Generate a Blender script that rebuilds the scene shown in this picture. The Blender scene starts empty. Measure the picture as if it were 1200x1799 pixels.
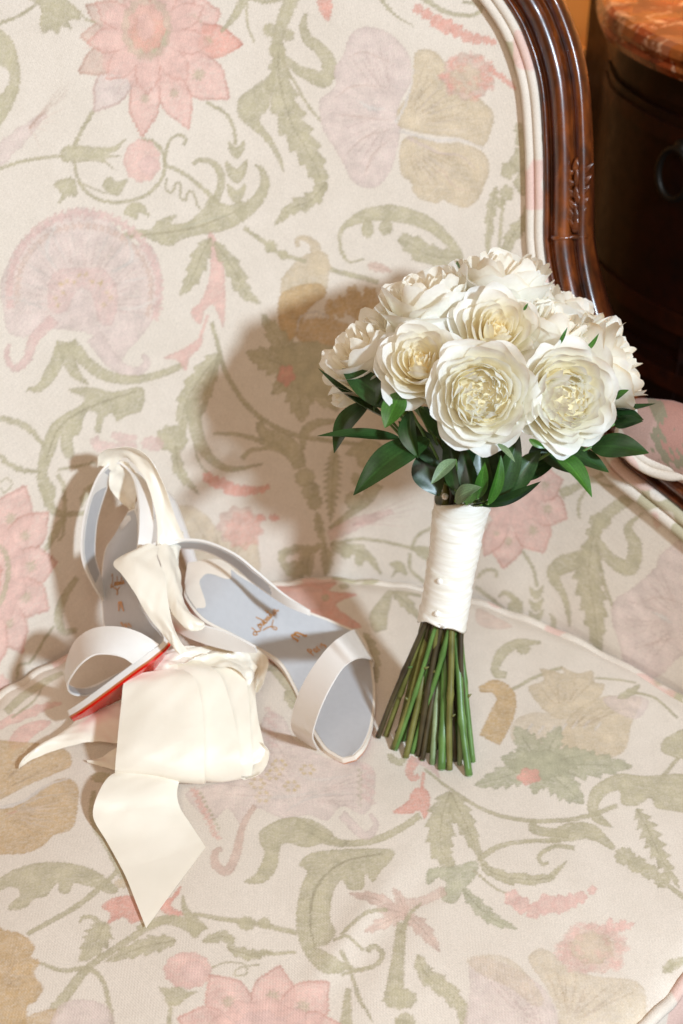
import bpy, bmesh, math, random
import numpy as np
from mathutils import Vector, Matrix

# ------------------------------------------------------------------ camera, world, light
CAM_H, PITCH, FPX = 0.84, math.radians(35), 2500.0      # metres above the seat, tilt down, focal length in photo pixels
scene = bpy.context.scene
col = scene.collection
cam_data = bpy.data.cameras.new('camera')
cam = bpy.data.objects.new('camera', cam_data); col.objects.link(cam)
cam.location = (0, 0, CAM_H); cam.rotation_euler = (math.pi/2 - PITCH, 0, 0)
cam_data.sensor_fit = 'HORIZONTAL'; cam_data.sensor_width = 24.0; cam_data.lens = 50.0
cam_data.clip_start = 0.05; cam_data.clip_end = 50
cam_data.dof.use_dof = True; cam_data.dof.focus_distance = 1.04; cam_data.dof.aperture_fstop = 5.6
scene.camera = cam

world = bpy.data.worlds.new('World'); scene.world = world; world.use_nodes = True
bg = world.node_tree.nodes['Background']
bg.inputs[0].default_value = (1.0, 0.55, 0.20, 1); bg.inputs[1].default_value = 0.285

def area_light(name, loc, target, size, power, color):
    d = bpy.data.lights.new(name, 'AREA'); d.shape = 'DISK'; d.size = size; d.energy = power; d.color = color
    o = bpy.data.objects.new(name, d); col.objects.link(o)
    o.location = loc
    o.rotation_euler = (Vector(target) - Vector(loc)).to_track_quat('-Z', 'Y').to_euler()
    return o
area_light('flash', (1.06, -0.58, 1.40), (0.0, 1.0, 0.15), 0.16, 57, (0.68, 0.84, 1.0))
area_light('room_fill', (-0.15, -0.75, 1.95), (0.05, 0.85, 0.05), 1.2, 18, (1.0, 0.93, 0.88))  # unseen broad fill, added to brighten the seat and upholstery
warm_fill = area_light('wall_fill', (0.72, 1.52, 1.3), (0.58, 1.85, 0.25), 0.25, 3.8, (1.0, 0.62, 0.28)); warm_fill.data.spread = math.radians(62)  # unseen warm light, added to brighten wall and marble; narrow cone spares the chair

scene.render.engine = 'CYCLES'
scene.cycles.use_denoising = True
scene.cycles.max_bounces = 14; scene.cycles.diffuse_bounces = 12
scene.view_settings.view_transform = 'Standard'; scene.view_settings.look = 'None'
scene.view_settings.exposure = 0.0; scene.view_settings.gamma = 1.0
scene.view_settings.use_curve_mapping = False

# ------------------------------------------------------------------ geometry helpers
CP, SP = math.cos(PITCH), math.sin(PITCH)
FWD = np.array([0, CP, -SP]); UPV = np.array([0, SP, CP]); RGT = np.array([1.0, 0, 0]); EYE = np.array([0, 0, CAM_H])
def ray(px, py): return FWD + RGT*((px-600)/FPX) + UPV*((899.5-py)/FPX)
def PZ(px, py, z):
    d = ray(px, py); return EYE + d*((z-CAM_H)/d[2])
def PY(px, py, y):
    d = ray(px, py); return EYE + d*(y/d[1])
def PD(px, py, depth): return EYE + ray(px, py)*depth
def back_y(X, z):
    a = 1.9*(1 - 0.62*np.clip(z/0.5, 0, 1))
    return 1.100 - a*X*X + z*0.20
def seat_z(X, Y):
    q = 1 - ((X+0.05)/0.42)**2 - ((Y-0.80)/0.36)**2
    return 0.012*np.clip(q, -0.4, 1)
def rays(P):
    P = np.asarray(P, float)
    return FWD[None] + RGT[None]*((P[:, :1]-600)/FPX) + UPV[None]*((899.5-P[:, 1:2])/FPX)
def hit_back(P):
    d = rays(P); lo = np.full(len(d), .4); hi = np.full(len(d), 2.6)
    for _ in range(34):
        m = (lo+hi)/2; Q = EYE + d*m[:, None]
        g = Q[:, 1] - back_y(Q[:, 0], Q[:, 2]); hi = np.where(g > 0, m, hi); lo = np.where(g > 0, lo, m)
    return EYE + d*((lo+hi)/2)[:, None]
def hit_seat(P):
    d = rays(P); t = (0-CAM_H)/d[:, 2]
    for _ in range(12):
        Q = EYE + d*t[:, None]; t = (seat_z(Q[:, 0], Q[:, 1])-CAM_H)/d[:, 2]
    return EYE + d*t[:, None]
def crom(pts, n=8, closed=False):
    P = np.asarray(pts, float)
    if len(P) < 3 and not closed: 
        t = np.linspace(0, 1, n+1)[:, None]; return P[0]*(1-t)+P[-1]*t
    if closed: Q = np.vstack([P[-1:], P, P[:2]]); k = len(P)
    else: Q = np.vstack([2*P[:1]-P[1:2], P, 2*P[-1:]-P[-2:-1]]); k = len(P)-1
    t = np.linspace(0, 1, n, endpoint=False)[:, None]; out = []
    for i in range(k):
        a, b, c, d = Q[i], Q[i+1], Q[i+2], Q[i+3]
        out.append(.5*((2*b)+(c-a)*t+(2*a-5*b+4*c-d)*t**2+(3*b-a-3*c+d)*t**3))
    out = np.vstack(out)
    if not closed: out = np.vstack([out, P[-1:]])
    return out
def unit(v):
    v = np.asarray(v, float); return v/(np.linalg.norm(v)+1e-12)
def rowunit(v): return v/(np.linalg.norm(v, axis=1, keepdims=True)+1e-12)

def srgb(r, g, b):
    f = lambda c: (c/255/12.92) if c/255 <= .04045 else ((c/255+.055)/1.055)**2.4
    return (f(r), f(g), f(b))

def mesh_obj(name, verts, faces, mat=None, parent=None, smooth=True, vcol=None):
    me = bpy.data.meshes.new(name)
    me.from_pydata([tuple(map(float, v)) for v in verts], [], [tuple(map(int, f)) for f in faces])
    if smooth: me.polygons.foreach_set('use_smooth', [True]*len(me.polygons))
    if vcol is not None:
        at = me.color_attributes.new('tint', 'FLOAT_COLOR', 'POINT')
        c = np.ones((len(verts), 4), np.float32); c[:, :3] = vcol; at.data.foreach_set('color', c.ravel())
    me.update()
    o = bpy.data.objects.new(name, me); col.objects.link(o)
    if mat: me.materials.append(mat)
    if parent: o.parent = parent
    return o
def empty(name, label=None, category=None, group=None):
    o = bpy.data.objects.new(name, None); col.objects.link(o); o.empty_display_size = .05
    tag(o, label, category, group); return o
def tag(o, label=None, category=None, group=None, kind=None):
    if label: o['label'] = label
    if category: o['category'] = category
    if group: o['group'] = group
    if kind: o['kind'] = kind
    return o
def grid_faces(n, m, closed_m=False, off=0):
    f = []
    for i in range(n-1):
        for j in range(m if closed_m else m-1):
            k = (j+1) % m
            f.append((off+i*m+j, off+i*m+k, off+(i+1)*m+k, off+(i+1)*m+j))
    return f
def frames(path, hint):
    P = np.asarray(path, float); T = np.gradient(P, axis=0); T = rowunit(T)
    H = np.broadcast_to(np.asarray(hint, float), P.shape)
    N = rowunit(H - (H*T).sum(1, keepdims=True)*T); B = np.cross(T, N)
    return P, T, N, B
def tube(path, rad, n=8, cap=True, hint=(0.13, 0.31, 0.94)):
    P, T, N, B = frames(path, hint); R = np.broadcast_to(np.asarray(rad, float), (len(P),))
    a = np.linspace(0, 2*math.pi, n, endpoint=False)
    V = (P[:, None] + R[:, None, None]*(np.cos(a)[None, :, None]*N[:, None] + np.sin(a)[None, :, None]*B[:, None])).reshape(-1, 3)
    F = grid_faces(len(P), n, True)
    if cap: F += [tuple(range(n))[::-1], tuple((len(P)-1)*n+i for i in range(n))]
    return V, F
def join(parts):
    V, F, off = [], [], 0
    for v, f in parts:
        V.append(np.asarray(v)); F += [tuple(i+off for i in q) for q in f]; off += len(v)
    return np.vstack(V), F
def ellipsoid(c, r, n=10, m=8, R=None):
    V = []
    for i in range(m+1):
        th = math.pi*i/m
        for j in range(n):
            ph = 2*math.pi*j/n; V.append((r[0]*math.sin(th)*math.cos(ph), r[1]*math.sin(th)*math.sin(ph), r[2]*math.cos(th)))
    V = np.array(V)
    if R is not None: V = V @ np.asarray(R)
    return V+np.asarray(c), grid_faces(m+1, n, True)
def solid(o, t, off=0.0):
    m = o.modifiers.new('thickness', 'SOLIDIFY'); m.thickness = t; m.offset = off
    e = o.modifiers.new('crisp_edge', 'EDGE_SPLIT'); e.split_angle = math.radians(55); return o
def subsurf(o, l=1):
    m = o.modifiers.new('smooth', 'SUBSURF'); m.levels = l; m.render_levels = l; return o

# ------------------------------------------------------------------ materials
def new_mat(name):
    m = bpy.data.materials.new(name); m.use_nodes = True; nt = m.node_tree
    return m, nt, nt.nodes['Principled BSDF'], nt.nodes['Material Output']
def N(nt, t, **kw):
    n = nt.nodes.new(t)
    for k, v in kw.items():
        if k in n.inputs: n.inputs[k].default_value = v
        else: setattr(n, k, v)
    return n
def coords(nt, kind='Object', scale=1.0):
    tc = N(nt, 'ShaderNodeTexCoord'); mp = N(nt, 'ShaderNodeMapping')
    mp.inputs['Scale'].default_value = (scale,)*3 if not isinstance(scale, tuple) else scale
    nt.links.new(tc.outputs[kind], mp.inputs[0]); return mp.outputs[0]
def noise(nt, vec, scale, detail=3, rough=.55, dist=0):
    n = N(nt, 'ShaderNodeTexNoise'); n.inputs['Scale'].default_value = scale; n.inputs['Detail'].default_value = detail
    n.inputs['Roughness'].default_value = rough; n.inputs['Distortion'].default_value = dist
    nt.links.new(vec, n.inputs['Vector']); return n.outputs[0]
def ramp(nt, fac, stops, interp='LINEAR'):
    r = N(nt, 'ShaderNodeValToRGB'); r.color_ramp.interpolation = interp
    e = r.color_ramp.elements
    while len(e) < len(stops): e.new(.5)
    for x, (p, c) in zip(e, stops): x.position = p; x.color = (*c, 1) if len(c) == 3 else c
    nt.links.new(fac, r.inputs[0]); return r.outputs[0]
def mixc(nt, fac, a, b, mode='MIX'):
    m = N(nt, 'ShaderNodeMix', data_type='RGBA', blend_type=mode)
    for s, v in ((0, fac), (6, a), (7, b)):
        if isinstance(v, (int, float)): m.inputs[s].default_value = v
        elif isinstance(v, tuple): m.inputs[s].default_value = (*v, 1)
        else: nt.links.new(v, m.inputs[s])
    return m.outputs[2]
def bump(nt, bsdf, h, strength=.3, dist=.001):
    b = N(nt, 'ShaderNodeBump'); b.inputs['Strength'].default_value = strength; b.inputs['Distance'].default_value = dist
    nt.links.new(h, b.inputs['Height']); nt.links.new(b.outputs[0], bsdf.inputs['Normal'])
def attr(nt, name='tint'):
    a = N(nt, 'ShaderNodeAttribute'); a.attribute_name = name; return a.outputs[0]
def weave(nt, vec, period):
    sep = N(nt, 'ShaderNodeSeparateXYZ'); nt.links.new(vec, sep.inputs[0]); outs = []
    for k in (0, 1, 2):
        m = N(nt, 'ShaderNodeMath', operation='MULTIPLY'); m.inputs[1].default_value = 2*math.pi/period; nt.links.new(sep.outputs[k], m.inputs[0])
        s = N(nt, 'ShaderNodeMath', operation='SINE'); nt.links.new(m.outputs[0], s.inputs[0]); outs.append(s.outputs[0])
    a = N(nt, 'ShaderNodeMath', operation='ADD'); nt.links.new(outs[1], a.inputs[0]); nt.links.new(outs[2], a.inputs[1])
    p = N(nt, 'ShaderNodeMath', operation='MULTIPLY'); nt.links.new(outs[0], p.inputs[0]); nt.links.new(a.outputs[0], p.inputs[1])
    q = N(nt, 'ShaderNodeMath', operation='MULTIPLY_ADD'); q.inputs[1].default_value = .25; q.inputs[2].default_value = .5
    nt.links.new(p.outputs[0], q.inputs[0]); return q.outputs[0]

def fabric_mat(name, use_attr=True):
    m, nt, b, out = new_mat(name)
    v = coords(nt)
    if use_attr: base = attr(nt)
    else:
        n1 = noise(nt, v, 16, 2); n2 = noise(nt, v, 23, 1)
        base = ramp(nt, n1, [(0, CREAM), (.55, CREAM), (.57, OLIVE), (.66, OLIVE), (.68, CREAM), (1, CREAM)])
        base = mixc(nt, ramp(nt, n2, [(0, (0, 0, 0)), (.58, (0, 0, 0)), (.61, (.8, .8, .8)), (1, (.8, .8, .8))]), base, PINK)
    th = noise(nt, coords(nt, scale=(1.0, 1.0, 1.0)), 900, 2, .7)
    w = weave(nt, v, .0021)
    g = noise(nt, v, 45, 3)
    c = mixc(nt, 1.0, base, ramp(nt, th, [(0.25, (.85, .845, .83)), (.75, (1.09, 1.09, 1.09))]), 'MULTIPLY')
    c = mixc(nt, 1.0, c, ramp(nt, w, [(0, (.965, .962, .955)), (1, (1.03, 1.03, 1.03))]), 'MULTIPLY')
    c = mixc(nt, 1.0, c, ramp(nt, g, [(.3, (.965, .96, .95)), (.7, (1.02, 1.02, 1.02))]), 'MULTIPLY')
    nt.links.new(c, b.inputs['Base Color']); b.inputs['Roughness'].default_value = .82
    b.inputs['Specular IOR Level'].default_value = .25
    b.inputs['Sheen Weight'].default_value = .08
    bump(nt, b, w, .22, .0006)
    return m
CREAM = srgb(222, 210, 195); OLIVE = srgb(186, 176, 147); PINK = srgb(221, 184, 171); SALM = srgb(219, 166, 150)
MAUVE = srgb(213, 194, 184); TAN = srgb(203, 185, 157); TAN2 = srgb(194, 164, 122); ROSE = srgb(215, 184, 174)
YEL = srgb(205, 182, 130); PALE = srgb(218, 209, 200); PINKT = srgb(209, 183, 167); GREY = srgb(190, 186, 165)

def plain(name, rgb, rough=.5, spec=.5, var=.08, vscale=30, **kw):
    m, nt, b, out = new_mat(name); v = coords(nt); n = noise(nt, v, vscale, 4)
    c = mixc(nt, 1.0, rgb, ramp(nt, n, [(.25, (1-var,)*3), (.75, (1+var,)*3)]), 'MULTIPLY')
    nt.links.new(c, b.inputs['Base Color']); b.inputs['Roughness'].default_value = rough; b.inputs['Specular IOR Level'].default_value = spec
    for k, x in kw.items(): b.inputs[k.replace('_', ' ')].default_value = x
    return m
M = {}
M['fabric'] = fabric_mat('woven_floral_fabric'); M['welt'] = fabric_mat('piping_fabric', False)
def wood_mat(name, dark, mid, light, scale, rough=.28):
    m, nt, b, out = new_mat(name); v = coords(nt, scale=scale)
    n = noise(nt, v, 6, 5, .6, .6); n2 = noise(nt, coords(nt), 60, 4, .6)
    c = ramp(nt, n, [(.25, dark), (.5, mid), (.8, light)])
    c = mixc(nt, 1.0, c, ramp(nt, n2, [(.32, (.42, .38, .34)), (.62, (1.08, 1.05, 1.0))]), 'MULTIPLY')
    nt.links.new(c, b.inputs['Base Color'])
    nt.links.new(ramp(nt, n2, [(.3, (rough+.12,)*3), (.7, (rough-.04,)*3)]), b.inputs['Roughness'])
    b.inputs['Coat Weight'].default_value = .35 if rough < .35 else .04; b.inputs['Coat Roughness'].default_value = .18
    if rough > .35: b.inputs['Specular IOR Level'].default_value = .2
    bump(nt, b, n2, .12, .0006)
    return m
M['walnut'] = wood_mat('polished_walnut', srgb(36, 15, 6), srgb(94, 44, 16), srgb(150, 80, 31), (9, 9, 1.0))
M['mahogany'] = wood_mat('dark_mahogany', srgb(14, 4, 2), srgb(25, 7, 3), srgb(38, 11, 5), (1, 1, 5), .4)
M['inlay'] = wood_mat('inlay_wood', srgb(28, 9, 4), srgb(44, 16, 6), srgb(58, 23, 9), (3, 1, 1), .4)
def marble():
    m, nt, b, out = new_mat('red_marble'); v = coords(nt, scale=1.0)
    vo = N(nt, 'ShaderNodeTexVoronoi'); vo.inputs['Scale'].default_value = 30; vo.feature = 'F1'
    w = N(nt, 'ShaderNodeMix', data_type='VECTOR'); w.inputs[0].default_value = .10
    nn = N(nt, 'ShaderNodeTexNoise'); nn.inputs['Scale'].default_value = 16; nn.inputs['Detail'].default_value = 5
    nt.links.new(v, nn.inputs['Vector']); nt.links.new(v, w.inputs[4]); nt.links.new(nn.outputs[1], w.inputs[5]); nt.links.new(w.outputs[1], vo.inputs['Vector'])
    bw = N(nt, 'ShaderNodeRGBToBW'); nt.links.new(vo.outputs['Color'], bw.inputs[0])
    c = ramp(nt, bw.outputs[0], [(.12, srgb(96, 32, 14)), (.3, srgb(140, 62, 28)), (.45, srgb(84, 26, 13)), (.6, srgb(176, 112, 54)), (.72, srgb(124, 48, 22)), (.9, srgb(214, 176, 130))])
    n2 = noise(nt, v, 42, 6, .7, .8)
    c = mixc(nt, ramp(nt, n2, [(.56, (0, 0, 0)), (.61, (.85, .85, .85))]), c, srgb(222, 190, 158))
    c = mixc(nt, 1.0, c, ramp(nt, noise(nt, v, 24, 5, .65), [(.34, (.32, .22, .18)), (.58, (1.15, 1.05, 1))]), 'MULTIPLY')
    nt.links.new(c, b.inputs['Base Color']); b.inputs['Roughness'].default_value = .16
    return m
M['marble'] = marble()
M['wall'] = plain('ochre_wall_paint', srgb(206, 150, 92), .7, .3, .05, 8)
M['trim'] = plain('ochre_trim_paint', srgb(200, 144, 86), .45, .5, .04, 12)
M['floor'] = plain('dark_floor', srgb(70, 40, 24), .4, .5, .2, 6)
M['bronze'] = plain('aged_bronze', srgb(26, 22, 16), .5, .5, .2, 60, Metallic=.6)

def satin(name, rgb, rough=.34):
    m, nt, b, out = new_mat(name); v = coords(nt)
    n = noise(nt, v, 30, 3)
    c = mixc(nt, 1.0, rgb, ramp(nt, n, [(.3, (.97, .965, .95)), (.7, (1.02, 1.02, 1.02))]), 'MULTIPLY')
    nt.links.new(c, b.inputs['Base Color']); b.inputs['Roughness'].default_value = rough
    b.inputs['Sheen Weight'].default_value = .15; b.inputs['Specular IOR Level'].default_value = .6; b.inputs['Anisotropic'].default_value = .2
    tr = N(nt, 'ShaderNodeBsdfTranslucent'); nt.links.new(c, tr.inputs[0])
    mx = N(nt, 'ShaderNodeMixShader'); mx.inputs[0].default_value = .16
    nt.links.new(b.outputs[0], mx.inputs[1]); nt.links.new(tr.outputs[0], mx.inputs[2]); nt.links.new(mx.outputs[0], out.inputs[0])
    f = noise(nt, v, 1400, 2); cr = noise(nt, v, 38, 2, .5, 1.6); ad = N(nt, 'ShaderNodeMath', operation='MULTIPLY_ADD'); ad.inputs[1].default_value = 14.0
    nt.links.new(cr, ad.inputs[0]); nt.links.new(f, ad.inputs[2]); bump(nt, b, ad.outputs[0], .07, .0003)
    return m
M['satin'] = satin('cream_satin', srgb(251, 244, 228), .30); M['satin_white'] = satin('white_satin', srgb(246, 241, 234), .30)
def silk_wrap_mat():
    m, nt, b, out = new_mat('wound_silk'); v = coords(nt, scale=(22, 22, 340)); v2 = coords(nt, scale=(30, 30, 120))
    n = noise(nt, v, 1.0, 4, .6, .8); n2 = noise(nt, v2, 1.0, 3, .5, 1.2)
    a = N(nt, 'ShaderNodeMath', operation='ADD'); nt.links.new(n, a.inputs[0]); nt.links.new(n2, a.inputs[1])
    c = ramp(nt, n, [(.3, srgb(232, 226, 208)), (.65, srgb(250, 247, 238))])
    nt.links.new(c, b.inputs['Base Color']); b.inputs['Roughness'].default_value = .38; b.inputs['Sheen Weight'].default_value = .2
    bump(nt, b, a.outputs[0], .24, .0008); return m
M['silk'] = silk_wrap_mat()
M['insole'] = plain('pale_blue_leather', srgb(190, 189, 189), .45, .4, .03, 200)
M['cream_leather'] = plain('cream_leather', srgb(232, 220, 204), .5, .4, .03, 120)
M['red'] = plain('red_lacquer', srgb(206, 22, 12), .16, .6, .03, 40)
M['tan_edge'] = plain('tan_leather_edge', srgb(186, 112, 66), .5, .4, .08, 200)
M['gold'] = plain('gold_foil', srgb(204, 146, 84), .32, .6, .1, 300, Metallic=.4)
M['pearl'] = plain('pearl', srgb(246, 242, 232), .12, .7, .02, 100, Coat_Weight=.6)
def petal_mat():
    m, nt, b, out = new_mat('rose_petal'); v = coords(nt); a = attr(nt)
    n = noise(nt, v, 220, 4, .6)
    c = mixc(nt, 1.0, a, ramp(nt, n, [(.3, (.95, .945, .92)), (.7, (1.02, 1.02, 1.02))]), 'MULTIPLY')
    nt.links.new(c, b.inputs['Base Color']); b.inputs['Roughness'].default_value = .55; b.inputs['Specular IOR Level'].default_value = .3
    tr = N(nt, 'ShaderNodeBsdfTranslucent'); nt.links.new(c, tr.inputs[0])
    mx = N(nt, 'ShaderNodeMixShader'); mx.inputs[0].default_value = .46
    nt.links.new(b.outputs[0], mx.inputs[1]); nt.links.new(tr.outputs[0], mx.inputs[2]); nt.links.new(mx.outputs[0], out.inputs[0])
    bump(nt, b, n, .12, .0005)
    return m
M['petal'] = petal_mat()
def leaf_mat(name, a, b2, rough=.36):
    m, nt, b, out = new_mat(name); v = coords(nt)
    n = noise(nt, v, 40, 4); f = noise(nt, v, 300, 3)
    c = ramp(nt, n, [(.3, a), (.7, b2)])
    ve = attr(nt); c = mixc(nt, 1.0, c, ve, 'MULTIPLY')
    sp = noise(nt, v, 900, 2); c = mixc(nt, 1.0, c, ramp(nt, sp, [(.35, (.8, .82, .78)), (.7, (1.12, 1.12, 1.08))]), 'MULTIPLY')
    geo = N(nt, 'ShaderNodeNewGeometry')
    c = mixc(nt, geo.outputs['Backfacing'], c, mixc(nt, .35, c, srgb(120, 140, 112)))
    nt.links.new(c, b.inputs['Base Color']); b.inputs['Roughness'].default_value = rough
    bump(nt, b, f, .15, .0005)
    return m
M['leaf'] = leaf_mat('ruscus_leaf', srgb(26, 50, 20), srgb(46, 78, 36))
M['leaf_pale'] = leaf_mat('ruscus_leaf_underside', srgb(94, 118, 84), srgb(122, 142, 106), .5)
M['leaf_bright'] = leaf_mat('young_leaf', srgb(48, 90, 28), srgb(70, 114, 42))
def stem_mat(name, a, b2):
    m, nt, b, out = new_mat(name); v = coords(nt, scale=(1, 1, .2)); n = noise(nt, v, 90, 4, .6)
    nt.links.new(ramp(nt, n, [(.3, a), (.7, b2)]), b.inputs['Base Color']); b.inputs['Roughness'].default_value = .38
    bump(nt, b, n, .2, .0008); return m
M['stem_green'] = stem_mat('green_stem', srgb(70, 104, 46), srgb(104, 138, 70))
M['stem_olive'] = stem_mat('olive_stem', srgb(84, 84, 36), srgb(126, 124, 66))
M['stem_dark'] = stem_mat('brown_stem', srgb(46, 38, 26), srgb(80, 70, 44))
M['stem_grey'] = stem_mat('grey_green_stem', srgb(96, 118, 74), srgb(150, 164, 120))

# ------------------------------------------------------------------ the woven floral pattern
# Motifs are drawn as outlines, laid onto the cloth (metres on the surface) and woven in as thread colour at 1 mm pitch.
prng = np.random.RandomState(5)
class Cloth:
    def __init__(s): s.items = []
    def poly(s, c, pts, smooth=True, a=.9, edge=.0):
        P = crom(pts, 5, True) if smooth else np.asarray(pts, float)
        s.items.append((c, P, a, edge))
    def stroke(s, c, pts, w, a=.9, teeth=0, tooth=.0, round_=True):
        P = crom(pts, 8); t = np.linspace(0, 1, len(P)); w = [w] if np.isscalar(w) else list(w)
        W = np.interp(t, np.linspace(0, 1, len(w)), w)/2
        if teeth: 
            ph = (t*teeth) % 1; Wl = W*(1 - tooth + 2*tooth*(1-ph)); Wr = W*(1 - tooth + 2*tooth*(1-((ph+.5) % 1)))
        else: Wl = Wr = W
        T = rowunit(np.gradient(P, axis=0)); Nn = np.stack([-T[:, 1], T[:, 0]], 1)
        A = P+Nn*Wl[:, None]; Bq = P-Nn*Wr[:, None]
        s.items.append((c, np.vstack([A, Bq[::-1]]), a, 0.))
    def leaf(s, c, pts, w, teeth=6, tooth=.28, vein=True):
        P = crom(pts, max(10, int(teeth*14/max(1, len(pts)-1)))); t = np.linspace(0, 1, len(P))
        prof = np.sin(np.pi*np.clip(t, 0, 1)**.75)**.7
        ph = (t*teeth) % 1; saw = 1 - tooth + tooth*1.6*(ph**1.3)
        ph2 = (t*teeth+.45) % 1; saw2 = 1 - tooth + tooth*1.6*(ph2**1.3)
        T = rowunit(np.gradient(P, axis=0)); Nn = np.stack([-T[:, 1], T[:, 0]], 1)
        A = P+Nn*(w/2*prof*saw)[:, None]; Bq = P-Nn*(w/2*prof*saw2)[:, None]
        s.items.append((c, np.vstack([A, Bq[::-1]]), .9, 0.))
        if vein and w > 16: s.stroke(tuple(np.array(c)*.9), pts[:], (3, 2, .5), .7)
    def disc(s, c, x, y, r, ry=None, a=.9, wob=.08, n=9):
        ry = ry or r; t = np.linspace(0, 2*math.pi, 40, endpoint=False); k = 1+wob*np.sin(n*t+x)
        s.items.append((c, np.stack([x+r*k*np.cos(t), y+ry*k*np.sin(t)], 1), a, 0.))
    def petal(s, c, cx, cy, tx, ty, w, spot=None, a=.88):
        d = np.array([tx-cx, ty-cy], float); L = np.hypot(*d); e = d/L; n = np.array([-e[1], e[0]]); b = np.array([cx, cy])
        pts = [b+e*L*.30+n*w*.22, b+e*L*.52+n*w*.46, b+e*L*.72+n*w*.46, b+e*L*.9+n*w*.18, b+e*L, b+e*L*.9-n*w*.2, b+e*L*.72-n*w*.46, b+e*L*.52-n*w*.46, b+e*L*.30-n*w*.22]
        s.poly(c, pts, True, a)
        s.stroke(tuple(np.array(c)*np.array([.95, .86, .84])), [b+e*L*.5+n*w*.44, b+e*L*.74+n*w*.44, b+e*L*.9+n*w*.17, b+e*L*.99], (2, 4, 3), .8)
        s.stroke(tuple(np.array(c)*np.array([.95, .86, .84])), [b+e*L*.5-n*w*.44, b+e*L*.74-n*w*.44, b+e*L*.9-n*w*.17, b+e*L*.99], (2, 4, 3), .8)
        if spot: q = b+e*L*.62; s.disc(spot, q[0], q[1], w*.13, None, .6, .3)
    def berries(s, c, lst):
        for x, y, r in lst: s.disc(c, x, y, r, None, .88, .12, 5)
        for x, y, r in lst: s.disc(tuple(np.array(c)*np.array([1.0, 1.1, 1.1])), x, y, r*.5, None, .45, .2, 4)
    def hairs(s, c, x, y, tips, w=3):
        for tx, ty in tips: s.stroke(c, [(x, y), ((x+tx)/2+2, (y+ty)/2-2), (tx, ty)], (w, .8), .55)

def blur(im, r):
    for ax in (0, 1):
        p = np.concatenate([np.repeat(np.take(im, [0], ax), r+1, ax), im, np.repeat(np.take(im, [-1], ax), r, ax)], ax)
        c = np.cumsum(p, ax, dtype=np.float64); n = im.shape[ax]
        im = ((np.take(c, range(2*r+1, 2*r+1+n), ax) - np.take(c, range(0, n), ax))/(2*r+1)).astype(np.float32)
    return im
def weave_cloth(cloth, hit, axis, u0, u1, v0, v1, step):
    W = int((u1-u0)/step)+1; H = int((v1-v0)/step)+1
    img = np.empty((H, W, 3), np.float32); img[:] = CREAM
    speck = blur(prng.rand(H, W).astype(np.float32), 1); speck = (speck-.5)*3.2
    mott = blur(prng.rand(H, W).astype(np.float32), 8); mott = (mott-.5)*14
    stripe = np.repeat(prng.rand(H//2+1, W//6+1).astype(np.float32), 2, 0)[:H]; stripe = np.repeat(stripe, 6, 1)[:, :W]
    for c, P, a, edge in cloth.items:
        Q = hit(P)[:, [0, axis]]; x = (Q[:, 0]-u0)/step; y = (Q[:, 1]-v0)/step
        xa, xb = max(0, int(x.min())-3), min(W, int(x.max())+5); ya, yb = max(0, int(y.min())-3), min(H, int(y.max())+5)
        if xb-xa < 2 or yb-ya < 2: continue
        gx = np.arange(xa, xb, dtype=np.float32)[None, :]; gy = np.arange(ya, yb, dtype=np.float32)[:, None]
        ins = np.zeros((yb-ya, xb-xa), np.float32)
        for oy in (-.25, .25):
            cnt = np.zeros((yb-ya, xb-xa), np.int16); yy = gy+oy
            for i in range(len(x)):
                x1, y1, x2, y2 = x[i-1], y[i-1], x[i], y[i]
                if y1 == y2: continue
                lo, hi = (y1, y2) if y1 < y2 else (y2, y1); dr = 1 if y2 > y1 else -1
                r0 = max(0, int(math.ceil(lo-oy))-ya); r1 = min(yb-ya, int(math.floor(hi-oy))+1-ya)
                if r1 <= r0: continue
                sel = yy[r0:r1]; ok = (sel >= lo) & (sel < hi)
                xc = x1+(sel-y1)*(x2-x1)/(y2-y1)
                cnt[r0:r1] += ((gx > xc) & ok).astype(np.int16)*dr
            ins += (cnt != 0)*.5
        al = np.clip(ins, 0, 1)
        if min(ins.shape) > 6: al = .5*al+.5*blur(al, 1)
        al = al*np.clip(a + speck[ya:yb, xa:xb]*.30 - (stripe[ya:yb, xa:xb] > .74)*.17, 0, 1)
        cc = np.array(c, np.float32)[None, None]*(1+mott[ya:yb, xa:xb, None]*.22)
        if min(ins.shape) > 12:
            ed = np.clip(ins, 0, 1)*(1-blur(np.clip(ins, 0, 1), 2)); cc = cc*(1-.34*ed[..., None]*np.array([.8, 1.0, 1.15], np.float32))
        if min(ins.shape) > 40:
            core = blur(np.clip(ins, 0, 1), 9)[..., None]; cc = cc*(.90+.13*core)
        img[ya:yb, xa:xb] = img[ya:yb, xa:xb]*(1-al[..., None]) + cc*al[..., None]
    return img

B = Cloth()
b = B
# --- pink star flower at the top
for tx, ty, w, c in ((388, 22, 92, PINK), (330, -45, 80, PINK), (250, -60, 70, PINK), (428, 80, 62, SALM), (403, 176, 78, PINK), (332, 228, 56, PINK), (250, 240, 56, PINK),
                     (165, 196, 62, MAUVE), (137, 126, 52, PINKT), (140, 62, 48, PINKT), (150, 8, 50, PINKT), (180, -40, 50, PINKT)):
    b.petal(c, 262, 60, tx, ty, w, OLIVE if c in (PINK, SALM) else None)
b.disc(PINK, 262, 70, 92, 80); b.disc(OLIVE, 258, 48, 44, 56, .85, .06, 14); b.disc(SALM, 258, 48, 32, 42, .8); b.disc(PINK, 256, 46, 16, 24, .7)
for k in range(9): b.petal(PINK, 262, 60, 262+110*math.cos(k*.7+.2), 60+105*math.sin(k*.7+.2), 46, None, .5)
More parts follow.
